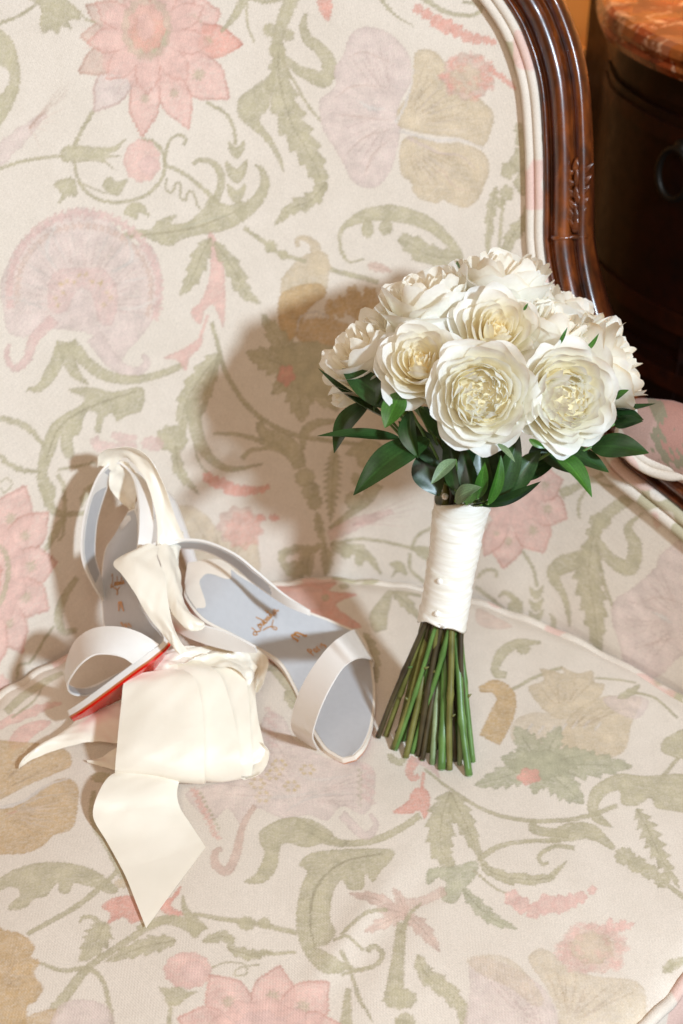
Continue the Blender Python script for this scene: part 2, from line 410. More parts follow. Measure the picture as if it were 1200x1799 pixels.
# --- left edge and top left
b.poly(OLIVE, [(-30, 40), (15, 65), (30, 100), (35, 140), (25, 180), (-10, 235), (-40, 240), (-10, 180), (14, 150), (10, 122), (-25, 105)])
b.stroke(OLIVE, [(-20, 50), (30, 30), (62, 8), (80, -20)], (6, 6, 5)); b.poly(OLIVE, [(40, -10), (70, 12), (70, 45), (78, 60), (90, 52), (102, 60), (108, 46), (126, 50), (122, 34), (142, 32), (130, 10), (100, -12)])
b.stroke(OLIVE, [(128, 8), (152, 32), (170, 37)], 4)
b.stroke(MAUVE, [(-20, 290), (30, 245), (80, 200)], (34, 28, 8), .8, 12, .2); b.hairs(PINKT, 50, 225, [(124, 142), (108, 150), (118, 165), (98, 212), (112, 190), (90, 180), (70, 262), (88, 232), (122, 155)])
b.stroke(OLIVE, [(-20, 303), (50, 282), (115, 273)], 6)
b.poly(OLIVE, [(108, 262), (130, 254), (195, 257), (222, 240), (208, 262), (190, 270), (216, 273), (186, 279), (206, 299), (176, 283), (130, 284), (110, 282)])
b.stroke(OLIVE, [(130, 262), (140, 235), (165, 193)], 7); b.stroke(OLIVE, [(130, 282), (140, 320), (165, 345), (200, 355), (250, 345), (280, 320), (290, 290), (285, 265), (270, 248), (248, 243)], 6)
b.poly(OLIVE, [(94, 325), (110, 314), (130, 314), (136, 345), (120, 345), (102, 359), (108, 340)]); b.poly(OLIVE, [(180, 322), (195, 308), (205, 318), (225, 313), (218, 330), (208, 343), (190, 338)])
b.stroke(OLIVE, [(135, 318), (190, 340)], 3); b.poly(OLIVE, [(217, 372), (232, 355), (252, 358), (263, 381), (245, 373), (240, 386), (228, 380)])
b.disc(PINK, 250, 281, 32, 38, .85, .05); b.disc(ROSE, 262, 290, 18, 18, .6)
b.stroke(OLIVE, [(290, 285), (293, 260), (300, 245), (315, 237), (327, 245), (322, 255)], (5, 5, 6)); b.stroke(OLIVE, [(288, 287), (330, 310), (365, 340), (388, 362)], (6, 9))
b.stroke(OLIVE, [(293, 312), (292, 332), (303, 337), (310, 322), (318, 325), (316, 345), (326, 352), (330, 338), (340, 340), (350, 368)], 4)
b.poly(OLIVE, [(188, 455), (203, 420), (235, 403), (265, 402), (280, 385), (312, 377), (300, 392), (330, 390), (355, 368), (372, 343), (390, 357), (405, 361), (427, 353), (434, 376), (415, 397), (385, 408), (350, 413), (320, 421), (300, 432), (275, 425), (250, 416), (225, 421), (207, 436)])
b.stroke(tuple(np.array(OLIVE)*.9), [(215, 416), (290, 408), (350, 398), (415, 372)], (2, 4, 2)); b.stroke(GREY, [(320, 400), (370, 385), (405, 378)], (3, 5, 2), .5)
b.stroke(OLIVE, [(380, 352), (389, 320), (385, 300), (370, 285), (350, 282), (338, 290)], (15, 12, 6)); b.stroke(OLIVE, [(418, 382), (450, 355), (465, 325), (460, 300), (447, 291)], (26, 18, 3))
b.stroke(OLIVE, [(362, 180), (395, 200), (410, 225), (414, 255)], 6)
for y, k in ((262, 1.), (300, 1.3), (338, 1.1)): b.poly(OLIVE, [(415-14*k, y-13*k), (415, y-3), (415+14*k, y-14*k), (415+13*k, y+6*k), (415, y+18*k), (415-13*k, y+4*k)])
# --- tall acanthus
b.stroke(OLIVE, [(520, -20), (500, 30), (490, 60), (486, 92)], (26, 24, 20, 22)); b.disc(OLIVE, 474, 54, 12); b.disc(OLIVE, 506, 62, 11); b.disc(OLIVE, 487, 90, 15)
b.poly(OLIVE, [(478, 92), (476, 130), (445, 153), (420, 175), (418, 205), (440, 226), (465, 247), (485, 277), (498, 304), (494, 275), (475, 240), (457, 215), (460, 205), (472, 190), (478, 160), (486, 120)])
b.leaf(OLIVE, [(488, 92), (492, 150), (512, 215), (540, 265), (562, 310), (568, 345)], 54, 9, .3); b.leaf(OLIVE, [(574, 318), (548, 350), (512, 367), (481, 397)], 30, 5, .35)
b.stroke(OLIVE, [(492, 95), (520, 120), (545, 132), (570, 140), (578, 110), (562, 85), (540, 68), (533, 40), (540, 22)], (8, 18, 26, 26, 24, 20, 14, 3)); b.stroke(OLIVE, [(496, 105), (520, 150), (545, 190), (564, 212)], 5)
b.stroke(OLIVE, [(435, -10), (434, 40), (447, 77)], 4); b.stroke(OLIVE, [(432, -10), (415, 25), (388, 58)], (18, 14, 5)); b.stroke(OLIVE, [(440, -2), (470, 4), (500, -4)], 8)
b.poly(SALM, [(557, -10), (575, -5), (585, 8), (577, 36), (566, 25), (559, 10)])
# --- orchid
b.stroke(OLIVE, [(665, -10), (690, 22), (728, 47)], (8, 5, 2)); b.stroke(OLIVE, [(740, -5), (785, 22), (825, 28), (846, 20), (835, 8), (812, 4)], (9, 7, 5)); b.stroke(OLIVE, [(838, -10), (870, 20), (905, 60)], (12, 10, 8))
b.berries(SALM, [(735, 15, 9), (750, 25, 10), (768, 38, 13), (785, 47, 14), (803, 55, 12), (820, 65, 11), (838, 70, 10), (855, 72, 8), (867, 76, 6)])
b.poly(MAUVE, [(608, 80), (615, 60), (635, 47), (665, 48), (690, 62), (712, 85), (722, 110), (722, 140), (710, 165), (700, 188), (705, 215), (700, 250), (690, 290), (675, 317), (650, 330), (622, 320), (605, 290), (590, 262), (570, 232), (562, 200), (562, 175), (580, 160), (590, 145), (587, 120), (600, 100)])
b.stroke(PALE, [(625, 172), (650, 188), (678, 190)], (1, 9, 2)); 
for p in ([(612, 100), (640, 90), (690, 110)], [(600, 200), (640, 205), (690, 210)], [(610, 270), (640, 240), (690, 225)], [(640, 310), (655, 270), (690, 240)], [(590, 170), (620, 150), (680, 150)]): b.stroke(PINKT, p, (1, 3, 1), .6)
b.poly(TAN, [(728, 95), (745, 86), (770, 95), (780, 110), (800, 140), (830, 165), (855, 185), (868, 205), (862, 235), (848, 259), (815, 245), (780, 240), (745, 235), (720, 228), (700, 220), (697, 195), (715, 170), (725, 140)])
b.poly(TAN, [(702, 262), (714, 240), (740, 240), (775, 252), (810, 252), (850, 270), (860, 300), (850, 330), (838, 355), (815, 365), (795, 360), (780, 352), (765, 357), (740, 350), (725, 335), (722, 320), (705, 305)])
b.stroke(MAUVE, [(715, 240), (770, 268), (810, 275), (838, 300)], (6, 4, 1), .8); b.stroke(PALE, [(700, 228), (760, 246), (810, 247), (850, 262)], (4, 5, 2)); b.stroke(PINKT, [(745, 320), (775, 300), (800, 330), (830, 335)], (1, 3, 1), .6)
b.stroke(PALE, [(695, 215), (715, 175), (727, 120)], (6, 4, 2))
b.disc(PINKT, 822, 135, 46, 40, .9, .1); b.disc(TAN, 818, 140, 30, 26, .6, .12)
cl = random.Random(2)
for k in range(60):
    t = cl.uniform(0, 6.283); q = cl.random()**.35; b.disc(SALM, 824+48*q*math.cos(t), 136+42*q*math.sin(t), cl.uniform(4, 7), cl.uniform(4, 6), .42, .3, 5)
for x, y in ((868, 128), (886, 140), (898, 150)): b.leaf(SALM, [(x-9, y-10), (x, y), (x+9, y+10)], 12, 3, .5, False)
# --- right olive sprig beside the piping
for x, y, r in ((912, 226, 8), (893, 300, 13), (916, 282, 18), (922, 322, 18), (890, 340, 12), (880, 356, 9), (918, 246, 13)): b.disc(OLIVE, x, y, r, r*1.2, .9, .12, 5)
b.stroke(OLIVE, [(884, 350), (880, 400), (874, 470)], 6); b.leaf(OLIVE, [(872, 328), (862, 380), (856, 470)], 18, 5); b.leaf(OLIVE, [(934, 378), (900, 415), (872, 480)], 26, 5); b.leaf(OLIVE, [(945, 330), (925, 370), (915, 420)], 12, 3)
b.stroke(OLIVE, [(600, 448), (598, 408), (625, 385), (665, 374), (710, 378), (755, 395), (790, 425), (812, 455)], (4, 8, 22, 30, 26, 18, 12)); b.leaf(OLIVE, [(812, 452), (760, 450), (715, 425), (698, 422)], 40, 5, .25)
b.disc(OLIVE, 646, 402, 11, 16); b.disc(OLIVE, 678, 400, 12, 14); b.stroke(OLIVE, [(600, 440), (612, 460), (640, 455)], (6, 3))
# --- mauve poppy
b.poly(MAUVE, [(20, 450), (40, 420), (75, 395), (120, 370), (150, 364), (190, 385), (215, 410), (240, 430), (265, 430), (282, 470), (284, 520), (270, 560), (240, 602), (225, 616), (205, 640), (180, 620), (165, 590), (120, 580), (80, 578), (45, 592), (15, 582), (5, 540), (0, 500)])
for k in range(34):
    t = math.pi*(.95+1.15*k/33); r = 132; b.disc(ROSE, 148+r*math.cos(t)*1.0, 512+r*math.sin(t)*1.05, 7, 9, .75, .3, 4); b.disc(PINKT, 148+(r-14)*math.cos(t+.03), 512+(r-16)*math.sin(t+.03), 5, 6, .75, .3, 4)
for k in range(13):
    t = math.pi*(.92+1.2*k/12); b.stroke(PALE, [(148+62*math.cos(t), 512+62*math.sin(t)), (148+120*math.cos(t+.05), 512+128*math.sin(t+.05))], (2, 4, 1), .55)
b.poly(ROSE, [(85, 540), (85, 500), (100, 475), (140, 470), (180, 472), (203, 500), (206, 540), (195, 572), (172, 565), (168, 540), (158, 512), (142, 508), (128, 520), (118, 545), (100, 550)], True, .6)
for k in range(14):
    t = math.pi*(.95+1.1*k/13); b.disc(YEL, 146+(44+7*math.sin(k*2.3))*math.cos(t), 528+(42+7*math.cos(k*1.9))*math.sin(t), 4, 4, .55, .3, 4)
b.disc(MAUVE, 143, 545, 22, 26, .7); b.stroke(PALE, [(104, 478), (82, 440), (98, 392)], (3, 7, 5), .75); b.stroke(PALE, [(196, 478), (232, 455), (224, 414)], (3, 7, 5), .75); b.stroke(PALE, [(86, 545), (45, 530), (4, 520)], (2, 6, 4), .6); b.stroke(PALE, [(206, 545), (245, 540), (284, 520)], (2, 6, 4), .6); b.stroke(ROSE, [(95, 560), (60, 595), (48, 630), (27, 646), (12, 625), (16, 604)], (22, 14, 7), .8); b.stroke(MAUVE, [(165, 590), (200, 640), (236, 656), (258, 640), (250, 624)], (30, 18, 8))
b.stroke(OLIVE, [(112, 600), (98, 640), (72, 678), (47, 684)], (24, 22, 4)); b.stroke(OLIVE, [(115, 602), (128, 650), (155, 677)], (30, 20, 4)); b.stroke(OLIVE, [(122, 602), (160, 645), (200, 666), (245, 668), (290, 655), (328, 638)], (24, 20, 14, 11))
# --- acanthus left
b.poly(OLIVE, [(120, 684), (160, 681), (200, 690), (247, 682), (254, 705), (245, 726), (222, 733), (206, 743), (196, 728), (182, 738), (176, 762), (166, 755), (170, 728), (152, 726), (140, 762), (128, 768), (130, 800), (120, 806), (108, 790), (106, 765), (98, 790), (84, 828), (98, 858), (96, 885), (106, 896), (90, 892), (70, 862), (66, 820), (75, 780), (95, 740), (140, 712), (148, 700)])
b.stroke(tuple(np.array(OLIVE)*.9), [(240, 690), (160, 715), (105, 750), (80, 810)], (2, 4, 2)); b.stroke(OLIVE, [(72, 850), (88, 890), (110, 902), (150, 900), (168, 890)], (10, 14, 9, 5)); b.stroke(OLIVE, [(-10, 732), (30, 740), (55, 755), (78, 782)], (10, 12, 7), .9, 5, .25)
b.stroke(OLIVE, [(-10, 790), (20, 815), (45, 825), (72, 828)], (8, 10, 5), .9, 5, .3); b.stroke(OLIVE, [(102, 824), (168, 814)], 5); b.stroke(OLIVE, [(102, 832), (113, 862), (112, 930), (104, 950)], (8, 7, 4)); b.leaf(OLIVE, [(112, 905), (95, 940), (76, 972)], 16, 3)
b.leaf(OLIVE, [(165, 850), (148, 872), (142, 892)], 14, 3); b.stroke(OLIVE, [(0, 845), (12, 838), (22, 848), (10, 862), (2, 855)], 3)
b.stroke(ROSE, [(163, 770), (175, 785), (205, 790), (240, 785)], (16, 22, 12), .7); b.stroke(ROSE, [(195, 765), (215, 772), (240, 772)], (10, 18, 8), .7)
# --- pink flower low left
for tx, ty, w in ((46, 850, 74), (86, 898, 66), (102, 986, 72), (86, 1072, 72), (40, 1146, 62), (-10, 1180, 60), (-60, 860, 60)): b.petal(PINK, -22, 1005, tx, ty, w, OLIVE)
b.disc(PINK, -20, 1005, 66, 90); b.stroke(OLIVE, [(-20, 945), (8, 965), (16, 1000), (6, 1045), (-10, 1070)], 9, .8); b.disc(SALM, -22, 1005, 26, 44, .7)
b.stroke(OLIVE, [(135, 1015), (115, 1045), (103, 1080), (110, 1110), (135, 1108)], (10, 16, 10)); b.stroke(OLIVE, [(30, 1190), (35, 1165), (55, 1160), (80, 1120), (95, 1100)], 5); b.disc(PINK, 0, 1205, 18, 24)
# --- pods
b.poly(PINK, [(366, 414), (376, 414), (393, 470), (396, 530), (393, 574), (385, 555), (373, 535), (360, 545), (353, 569), (340, 560), (336, 545), (352, 530), (365, 500), (370, 460)])
b.leaf(OLIVE, [(370, 418), (353, 450), (337, 490), (316, 520)], 34, 5); b.leaf(OLIVE, [(376, 424), (410, 472), (430, 512), (458, 533)], 32, 5)
b.poly(PINK, [(356, 588), (344, 598), (320, 614), (287, 629), (311, 633), (326, 652), (334, 627), (351, 611)]); b.stroke(PINK, [(366, 553), (352, 592)], 5)
b.stroke(OLIVE, [(372, 565), (384, 610), (398, 655), (432, 708), (472, 741), (522, 764), (590, 778), (650, 786)], (7, 9, 9, 7)); b.leaf(OLIVE, [(388, 618), (355, 660), (325, 712), (318, 775)], 40, 6); b.leaf(OLIVE, [(385, 622), (366, 680), (352, 735)], 22, 4)
b.stroke(OLIVE, [(338, 700), (345, 755), (362, 795), (402, 822), (462, 813)], (26, 24, 14, 3)); b.disc(OLIVE, 302, 772, 28, 24); b.leaf(OLIVE, [(308, 785), (316, 830), (350, 868)], 22, 4); b.disc(ROSE, 268, 782, 20, 13, .7); b.stroke(OLIVE, [(340, 780), (352, 815), (372, 835)], 4)
b.berries(SALM, [(366, 838, 10), (378, 845, 11), (392, 848, 11), (404, 856, 12), (418, 860, 11), (432, 860, 10), (446, 860, 8), (460, 858, 7), (470, 854, 5)])
b.poly(TAN, [(300, 905), (330, 888), (365, 905), (385, 930), (440, 935), (455, 970), (450, 1015), (380, 1015), (320, 1000)], True, .75); b.disc(PINKT, 420, 922, 38, 34, .9, .1, 9); b.disc(SALM, 428, 930, 33, 32, .5, .14, 9); b.leaf(SALM, [(450, 905), (468, 912)], 14, 3, .5, False); b.leaf(SALM, [(472, 908), (492, 910)], 14, 3, .5, False)
# --- tan flower with star leaf
b.stroke(TAN, [(524, 434), (522, 422), (534, 418), (552, 430), (558, 455), (570, 480)], (8, 8, 18, 34)); b.poly(TAN, [(494, 500), (500, 482), (532, 450), (572, 444), (578, 480), (570, 520), (540, 545), (520, 590), (505, 598), (492, 560)])
b.poly(TAN2, [(488, 540), (495, 515), (530, 500), (565, 500), (572, 520), (545, 540), (525, 580), (505, 600), (492, 580)]); 
for x, y, r in ((580, 545, 12), (598, 540, 13), (620, 530, 18), (650, 540, 22), (640, 575, 24)): b.disc(TAN2, x, y, r*.8, r*1.6, .85, .1, 7)
b.poly(TAN2, [(520, 585), (540, 560), (580, 560), (620, 575), (640, 600), (600, 620), (540, 610)], True, .8); b.stroke(PALE, [(522, 582), (528, 558), (552, 548), (578, 556)], 4, .8)
for k in range(6): b.disc(PALE, 536+k*8, 557+abs(k-2.5), 2.5, None, .8)
for tip, w in (((432, 618), 52), ((460, 550), 40), ((532, 742), 56), ((596, 724), 50), ((478, 692), 34), ((620, 650), 50), ((560, 600), 40)): b.leaf(OLIVE, [(520, 645), ((520+tip[0])/2, (645+tip[1])/2), tip], w, 5)
b.poly(OLIVE, [(500, 610), (540, 600), (600, 615), (640, 640), (620, 690), (560, 700), (520, 680), (495, 650)]); b.disc(SALM, 503, 658, 15, 18, .9, .15, 5)
b.stroke(OLIVE, [(428, 400), (468, 428), (492, 445), (538, 460)], (7, 9, 7)); b.disc(OLIVE, 475, 433, 11); b.disc(OLIVE, 498, 448, 9); b.stroke(OLIVE, [(580, 474), (620, 484), (665, 496)], 9); b.leaf(PINKT, [(645, 465), (665, 470), (690, 478)], 18, 4)
# --- lower middle
b.stroke(OLIVE, [(455, 738), (465, 760), (500, 775), (520, 800), (527, 822)], (12, 26, 32, 22)); b.stroke(OLIVE, [(375, 760), (420, 762), (465, 775), (495, 785)], (5, 9, 12)); b.stroke(OLIVE, [(425, 804), (440, 790), (475, 785), (505, 795)], (10, 7, 10))
b.disc(OLIVE, 536, 838, 18, 16); b.disc(OLIVE, 546, 862, 16); b.disc(OLIVE, 553, 882, 14); b.leaf(OLIVE, [(556, 900), (562, 930), (572, 960)], 18, 4)
b.leaf(OLIVE, [(588, 790), (584, 850), (580, 920)], 30, 12, .5); b.stroke(OLIVE, [(532, 790), (535, 760), (555, 745), (590, 742)], (6, 18, 16, 8)); b.poly(OLIVE, [(606, 800), (640, 775), (668, 780), (672, 800), (650, 825), (630, 822), (625, 806)]); b.disc(OLIVE, 625, 845, 8, 12)
b.stroke(OLIVE, [(660, 850), (640, 885), (600, 915), (578, 930)], (30, 14, 6)); b.disc(OLIVE, 622, 882, 16); b.stroke(ROSE, [(578, 942), (620, 925), (690, 898)], (16, 22, 8), .6, 8, .2); b.hairs(ROSE, 620, 925, [(730, 880), (720, 905), (735, 892), (715, 925), (700, 915), (728, 868)])
for p, w in (([(575, 955), (540, 970), (520, 1000)], 16), ([(570, 960), (575, 985), (572, 1012)], 24), ([(580, 955), (600, 965), (640, 975), (672, 1012)], 26), ([(560, 965), (515, 965), (488, 985)], 18), ([(500, 1000), (495, 975), (505, 960)], 16), ([(545, 970), (540, 995), (545, 1012)], 26)): b.leaf(OLIVE, p, w, 4)
b.disc(OLIVE, 520, 1000, 22, 16); b.disc(OLIVE, 608, 970, 10, 14); b.disc(OLIVE, 632, 985, 9, 13)
b.stroke(OLIVE, [(592, 955), (640, 950), (700, 957), (745, 968)], 6); b.stroke(OLIVE, [(722, 965), (735, 940), (770, 920)], 6); b.stroke(OLIVE, [(720, 970), (722, 1000), (750, 1025)], 6); b.poly(OLIVE, [(685, 990), (700, 985), (712, 992), (715, 1010), (700, 1005), (688, 1015), (692, 1000)]); b.poly(OLIVE, [(725, 960), (760, 962), (770, 985), (740, 980)])
# --- right of the handle
for tx, ty, w in ((884, 998, 60), (956, 973, 66), (998, 913, 62), (990, 845, 60), (850, 975, 40), (940, 800, 60)): b.petal(PINK, 905, 868, tx, ty, w, OLIVE)
b.disc(PINK, 900, 875, 52, 50); b.disc(SALM, 880, 860, 24, 24, .5)
b.stroke(OLIVE, [(918, 968), (937, 1000), (944, 1032)], 6)
for y in (1040, 1062, 1082): b.poly(OLIVE, [(930, y-10), (942, y-2), (955, y-11), (952, y+6), (942, y+14), (932, y+4)])
b.stroke(OLIVE, [(838, 1015), (852, 1000), (870, 1000), (872, 1012)], 6); b.stroke(OLIVE, [(835, 1030), (870, 1055), (900, 1085)], 7); b.disc(OLIVE, 905, 1070, 14, 22); b.stroke(OLIVE, [(875, 1045), (890, 1040), (908, 1055)], (5, 9, 12)); b.stroke(OLIVE, [(968, 1118), (974, 1095), (966, 1080)], (12, 10, 3))
b.disc(OLIVE, 1055, 918, 20, 14); b.disc(OLIVE, 1043, 938, 13, 11); b.stroke(OLIVE, [(1130, 868), (1095, 885), (1060, 912), (1045, 945)], (14, 22, 22, 18))
b.poly(OLIVE, [(1038, 945), (1020, 968), (985, 978), (962, 1000), (966, 1025), (985, 1050), (995, 1080), (1001, 1106), (1004, 1080), (996, 1045), (985, 1018), (1000, 1008), (1018, 1000), (1035, 978)])
b.leaf(OLIVE, [(1042, 945), (1034, 1010), (1045, 1080), (1052, 1160)], 52, 8); b.stroke(OLIVE, [(1048, 945), (1075, 985), (1108, 998), (1116, 960), (1104, 928), (1132, 902)], (8, 22, 30, 24, 14, 2)); b.stroke(OLIVE, [(1050, 960), (1060, 1020), (1078, 1068)], 6)
b.stroke(OLIVE, [(1005, 858), (1040, 848), (1078, 858)], 5); b.stroke(OLIVE, [(1035, 855), (1018, 885), (1018, 914)], 5); b.stroke(OLIVE, [(985, 870), (1030, 850), (1060, 835)], (18, 12, 6))
b.poly(MAUVE, [(1230, 945), (1165, 970), (1150, 1000), (1110, 1035), (1080, 1055), (1075, 1090), (1085, 1120), (1095, 1160), (1105, 1192), (1130, 1200), (1165, 1184), (1200, 1150), (1250, 1130)])
b.stroke(PALE, [(1145, 1075), (1165, 1085), (1180, 1095)], (1, 9, 3)); b.stroke(PINKT, [(1120, 1060), (1160, 1050), (1200, 1060)], (1, 3, 1), .5); b.stroke(PINKT, [(1110, 1140), (1150, 1130), (1190, 1120)], (1, 3, 1), .5); b.poly(PINKT, [(1150, 900), (1172, 905), (1155, 928), (1148, 915)])

def fan(cl, c, cx, cy, x0, y0, x1, y1, n, f0=.25, f1=.92, w=(1, 3, 1), a=.42):
    for k in range(n):
        q = (k+.5)/n; tx, ty = x0+(x1-x0)*q, y0+(y1-y0)*q; m = ((cx+tx)/2+3*math.sin(k*2.1), (cy+ty)/2+3*math.cos(k*1.7))
        cl.stroke(c, [(cx+(tx-cx)*f0, cy+(ty-cy)*f0), m, (cx+(tx-cx)*f1, cy+(ty-cy)*f1)], w, a)
LT = srgb(219, 206, 196); DK = srgb(186, 164, 138); DM = srgb(203, 179, 168)
fan(b, DM, 690, 190, 600, 90, 700, 60, 7); fan(b, DM, 690, 200, 566, 190, 640, 322, 8); fan(b, LT, 690, 195, 590, 120, 600, 280, 6)
fan(b, DK, 705, 215, 745, 92, 862, 215, 9); fan(b, DK, 708, 250, 855, 285, 740, 350, 8); fan(b, LT, 705, 225, 780, 120, 860, 240, 5); fan(b, LT, 712, 252, 850, 320, 770, 352, 5)
fan(b, DM, 148, 540, 8, 560, 60, 400, 8, .45, .95); fan(b, DM, 148, 520, 70, 395, 230, 420, 10, .5, .95); fan(b, DM, 150, 540, 250, 430, 280, 560, 8, .45, .95); fan(b, LT, 148, 540, 10, 480, 270, 480, 7, .4, .9)
fan(b, DM, 1200, 1090, 1160, 975, 1085, 1060, 6, .2, .9); fan(b, DM, 1200, 1090, 1080, 1080, 1130, 1195, 7, .2, .9); fan(b, DK, 400, 1000, 320, 895, 450, 950, 6)
for cx, cy, r in ((262, 60, 150), (-22, 1005, 120), (905, 868, 100)): 
    for k in range(22): b.stroke(srgb(226, 200, 188), [(cx+r*.35*math.cos(k*.29), cy+r*.35*math.sin(k*.29)), (cx+r*.8*math.cos(k*.29+.04), cy+r*.8*math.sin(k*.29+.04))], (1, 4, 1), .45)
Sx = Cloth(); s = Sx
# --- seat: right rear
s.stroke(OLIVE, [(890, 1185), (870, 1180), (880, 1150), (910, 1130), (950, 1128)], (12, 14, 20, 18, 6)); s.disc(OLIVE, 920, 1140, 12, 10); s.stroke(OLIVE, [(888, 1216), (940, 1190), (988, 1174)], 6)
s.stroke(TAN2, [(842, 1210), (870, 1205), (890, 1225), (880, 1260), (860, 1300)], (10, 26, 34, 44, 40)); s.poly(TAN, [(934, 1220), (930, 1205), (955, 1195), (950, 1175), (990, 1185), (985, 1172), (1015, 1185), (1040, 1180), (1045, 1200), (1062, 1205), (1050, 1230), (1020, 1250), (990, 1265), (960, 1250)])
s.poly(TAN, [(1010, 1250), (1060, 1225), (1100, 1225), (1128, 1228), (1110, 1270), (1095, 1320), (1040, 1338), (1000, 1330), (985, 1290)]); s.poly(MAUVE, [(1060, 1228), (1110, 1222), (1140, 1232), (1120, 1262), (1080, 1250)], True, .7)
s.poly(TAN, [(905, 1265), (940, 1250), (985, 1260), (1010, 1290), (1000, 1320), (950, 1310), (900, 1300)], True, .6)
for k in range(7): s.stroke(PALE, [(925+k*20, 1285+6*math.sin(k)), (936+k*20, 1270+5*math.sin(k))], 4, .8)
GRN = srgb(180, 175, 148)
for tip, w in (((834, 1377), 46), ((905, 1275), 50), ((985, 1275), 44), ((1112, 1345), 54), ((1026, 1413), 56), ((938, 1396), 34), ((880, 1330), 44), ((1040, 1325), 50)): s.leaf(GRN, [(950, 1345), ((950+tip[0])/2, (1345+tip[1])/2), tip], w, 6)
s.disc(GRN, 950, 1345, 48, 26); s.disc(SALM, 929, 1364, 20, 14, .9, .15, 5)
s.stroke(OLIVE, [(1045, 1193), (1090, 1195), (1118, 1198)], 4); s.stroke(OLIVE, [(1100, 1215), (1150, 1225), (1190, 1262)], 5); s.leaf(OLIVE, [(1085, 1228), (1110, 1215), (1125, 1200)], 16, 3)
s.poly(OLIVE, [(1165, 1320), (1162, 1305), (1175, 1292), (1215, 1280), (1230, 1320), (1200, 1332)]); s.stroke(OLIVE, [(1192, 1330), (1158, 1370)], 7)
s.poly(OLIVE, [(1032, 1412), (1042, 1385), (1085, 1360), (1130, 1362), (1220, 1362), (1230, 1425), (1175, 1424), (1152, 1418), (1142, 1402), (1118, 1416), (1092, 1412), (1088, 1390), (1062, 1400), (1052, 1425), (1076, 1452), (1048, 1446), (1034, 1430)])
s.stroke(OLIVE, [(745, 1345), (800, 1390), (860, 1425), (930, 1441), (1000, 1440), (1042, 1431), (1085, 1415)], (5, 8, 8)); s.leaf(OLIVE, [(1118, 1420), (1140, 1460), (1162, 1505), (1195, 1560)], 34, 8, .5)
s.stroke(SALM, [(730, 1325), (719, 1352), (726, 1366), (736, 1358)], (20, 12, 9), .8); s.stroke(ROSE, [(732, 1326), (762, 1346), (772, 1362)], (14, 10, 3), .8); s.stroke(SALM, [(744, 1352), (741, 1392)], 6)
s.poly(SALM, [(734, 1383), (751, 1388), (756, 1412), (746, 1441), (738, 1426), (720, 1432), (690, 1430), (716, 1410), (722, 1394)])
s.stroke(OLIVE, [(738, 1434), (700, 1460), (650, 1478), (590, 1480), (540, 1466)], (12, 13, 9)); s.leaf(OLIVE, [(680, 1320), (700, 1335), (716, 1325)], 16, 3)
s.poly(OLIVE, [(525, 1518), (540, 1500), (570, 1492), (640, 1490), (690, 1494), (688, 1512), (668, 1532), (656, 1551), (642, 1535), (638, 1562), (612, 1563), (600, 1545), (585, 1570), (580, 1615), (590, 1640), (575, 1662), (560, 1665), (600, 1690), (620, 1700), (575, 1712), (545, 1690), (525, 1650), (520, 1610), (528, 1560), (540, 1530)])
s.stroke(tuple(np.array(OLIVE)*.9), [(670, 1500), (600, 1515), (555, 1560), (545, 1620), (555, 1670)], (2, 5, 2)); s.stroke(OLIVE, [(585, 1655), (610, 1650), (640, 1670)], (6, 5))
# --- centre plant
s.leaf(OLIVE, [(790, 1388), (776, 1440), (776, 1495), (800, 1525)], 52, 7); s.leaf(OLIVE, [(792, 1390), (815, 1440), (846, 1512)], 38, 6); s.poly(GRN, [(748, 1545), (756, 1525), (800, 1520), (836, 1512), (838, 1535), (815, 1562), (800, 1584), (780, 1582), (772, 1565), (785, 1552), (770, 1540), (756, 1552)])
s.leaf(OLIVE, [(838, 1508), (872, 1536), (925, 1546), (965, 1543), (997, 1513)], 22, 5); s.stroke(OLIVE, [(842, 1508), (880, 1486), (930, 1478), (985, 1478)], (12, 8, 8)); s.stroke(OLIVE, [(965, 1472), (1000, 1462), (1040, 1462), (1080, 1490)], (20, 34, 28, 8)); s.stroke(OLIVE, [(935, 1440), (942, 1458), (1000, 1466)], (12, 18, 14))
s.stroke(OLIVE, [(1010, 1490), (975, 1488), (948, 1503), (952, 1520), (963, 1516)], (9, 8, 6)); s.disc(OLIVE, 1098, 1503, 18, 16); s.disc(OLIVE, 1120, 1517, 17, 15); s.disc(OLIVE, 1142, 1530, 16, 14); s.disc(OLIVE, 1164, 1545, 14); s.stroke(OLIVE, [(1175, 1555), (1200, 1575), (1220, 1600)], 9)
s.leaf(GRN, [(812, 1558), (842, 1592), (872, 1616), (910, 1631)], 26, 5); s.stroke(OLIVE, [(832, 1528), (868, 1558), (892, 1570)], 4)
s.berries(PINK, [(900, 1577, 14), (917, 1590, 15), (938, 1600, 14), (960, 1590, 18), (985, 1590, 16), (1003, 1585, 13), (1020, 1578, 11), (1040, 1566, 8)])
s.stroke(PINKT, [(782, 1562), (745, 1580), (700, 1592)], (18, 16, 26), .75)
for tip, w in (((612, 1570), 26), ((640, 1641), 24), ((774, 1673), 30), ((690, 1560), 20), ((660, 1600), 24)): s.leaf(PINKT, [(715, 1605), ((715+tip[0])/2, (1605+tip[1])/2-4), tip], w, 4)
s.stroke(OLIVE, [(706, 1620), (700, 1680), (692, 1750)], (18, 22, 34)); s.stroke(OLIVE, [(680, 1598), (640, 1610), (598, 1648)], 7); s.stroke(OLIVE, [(740, 1585), (720, 1605), (706, 1640)], (4, 8, 10)); s.disc(OLIVE, 703, 1755, 30, 18); s.disc(OLIVE, 712, 1795, 18, 16); s.stroke(OLIVE, [(710, 1790), (700, 1850)], 30)
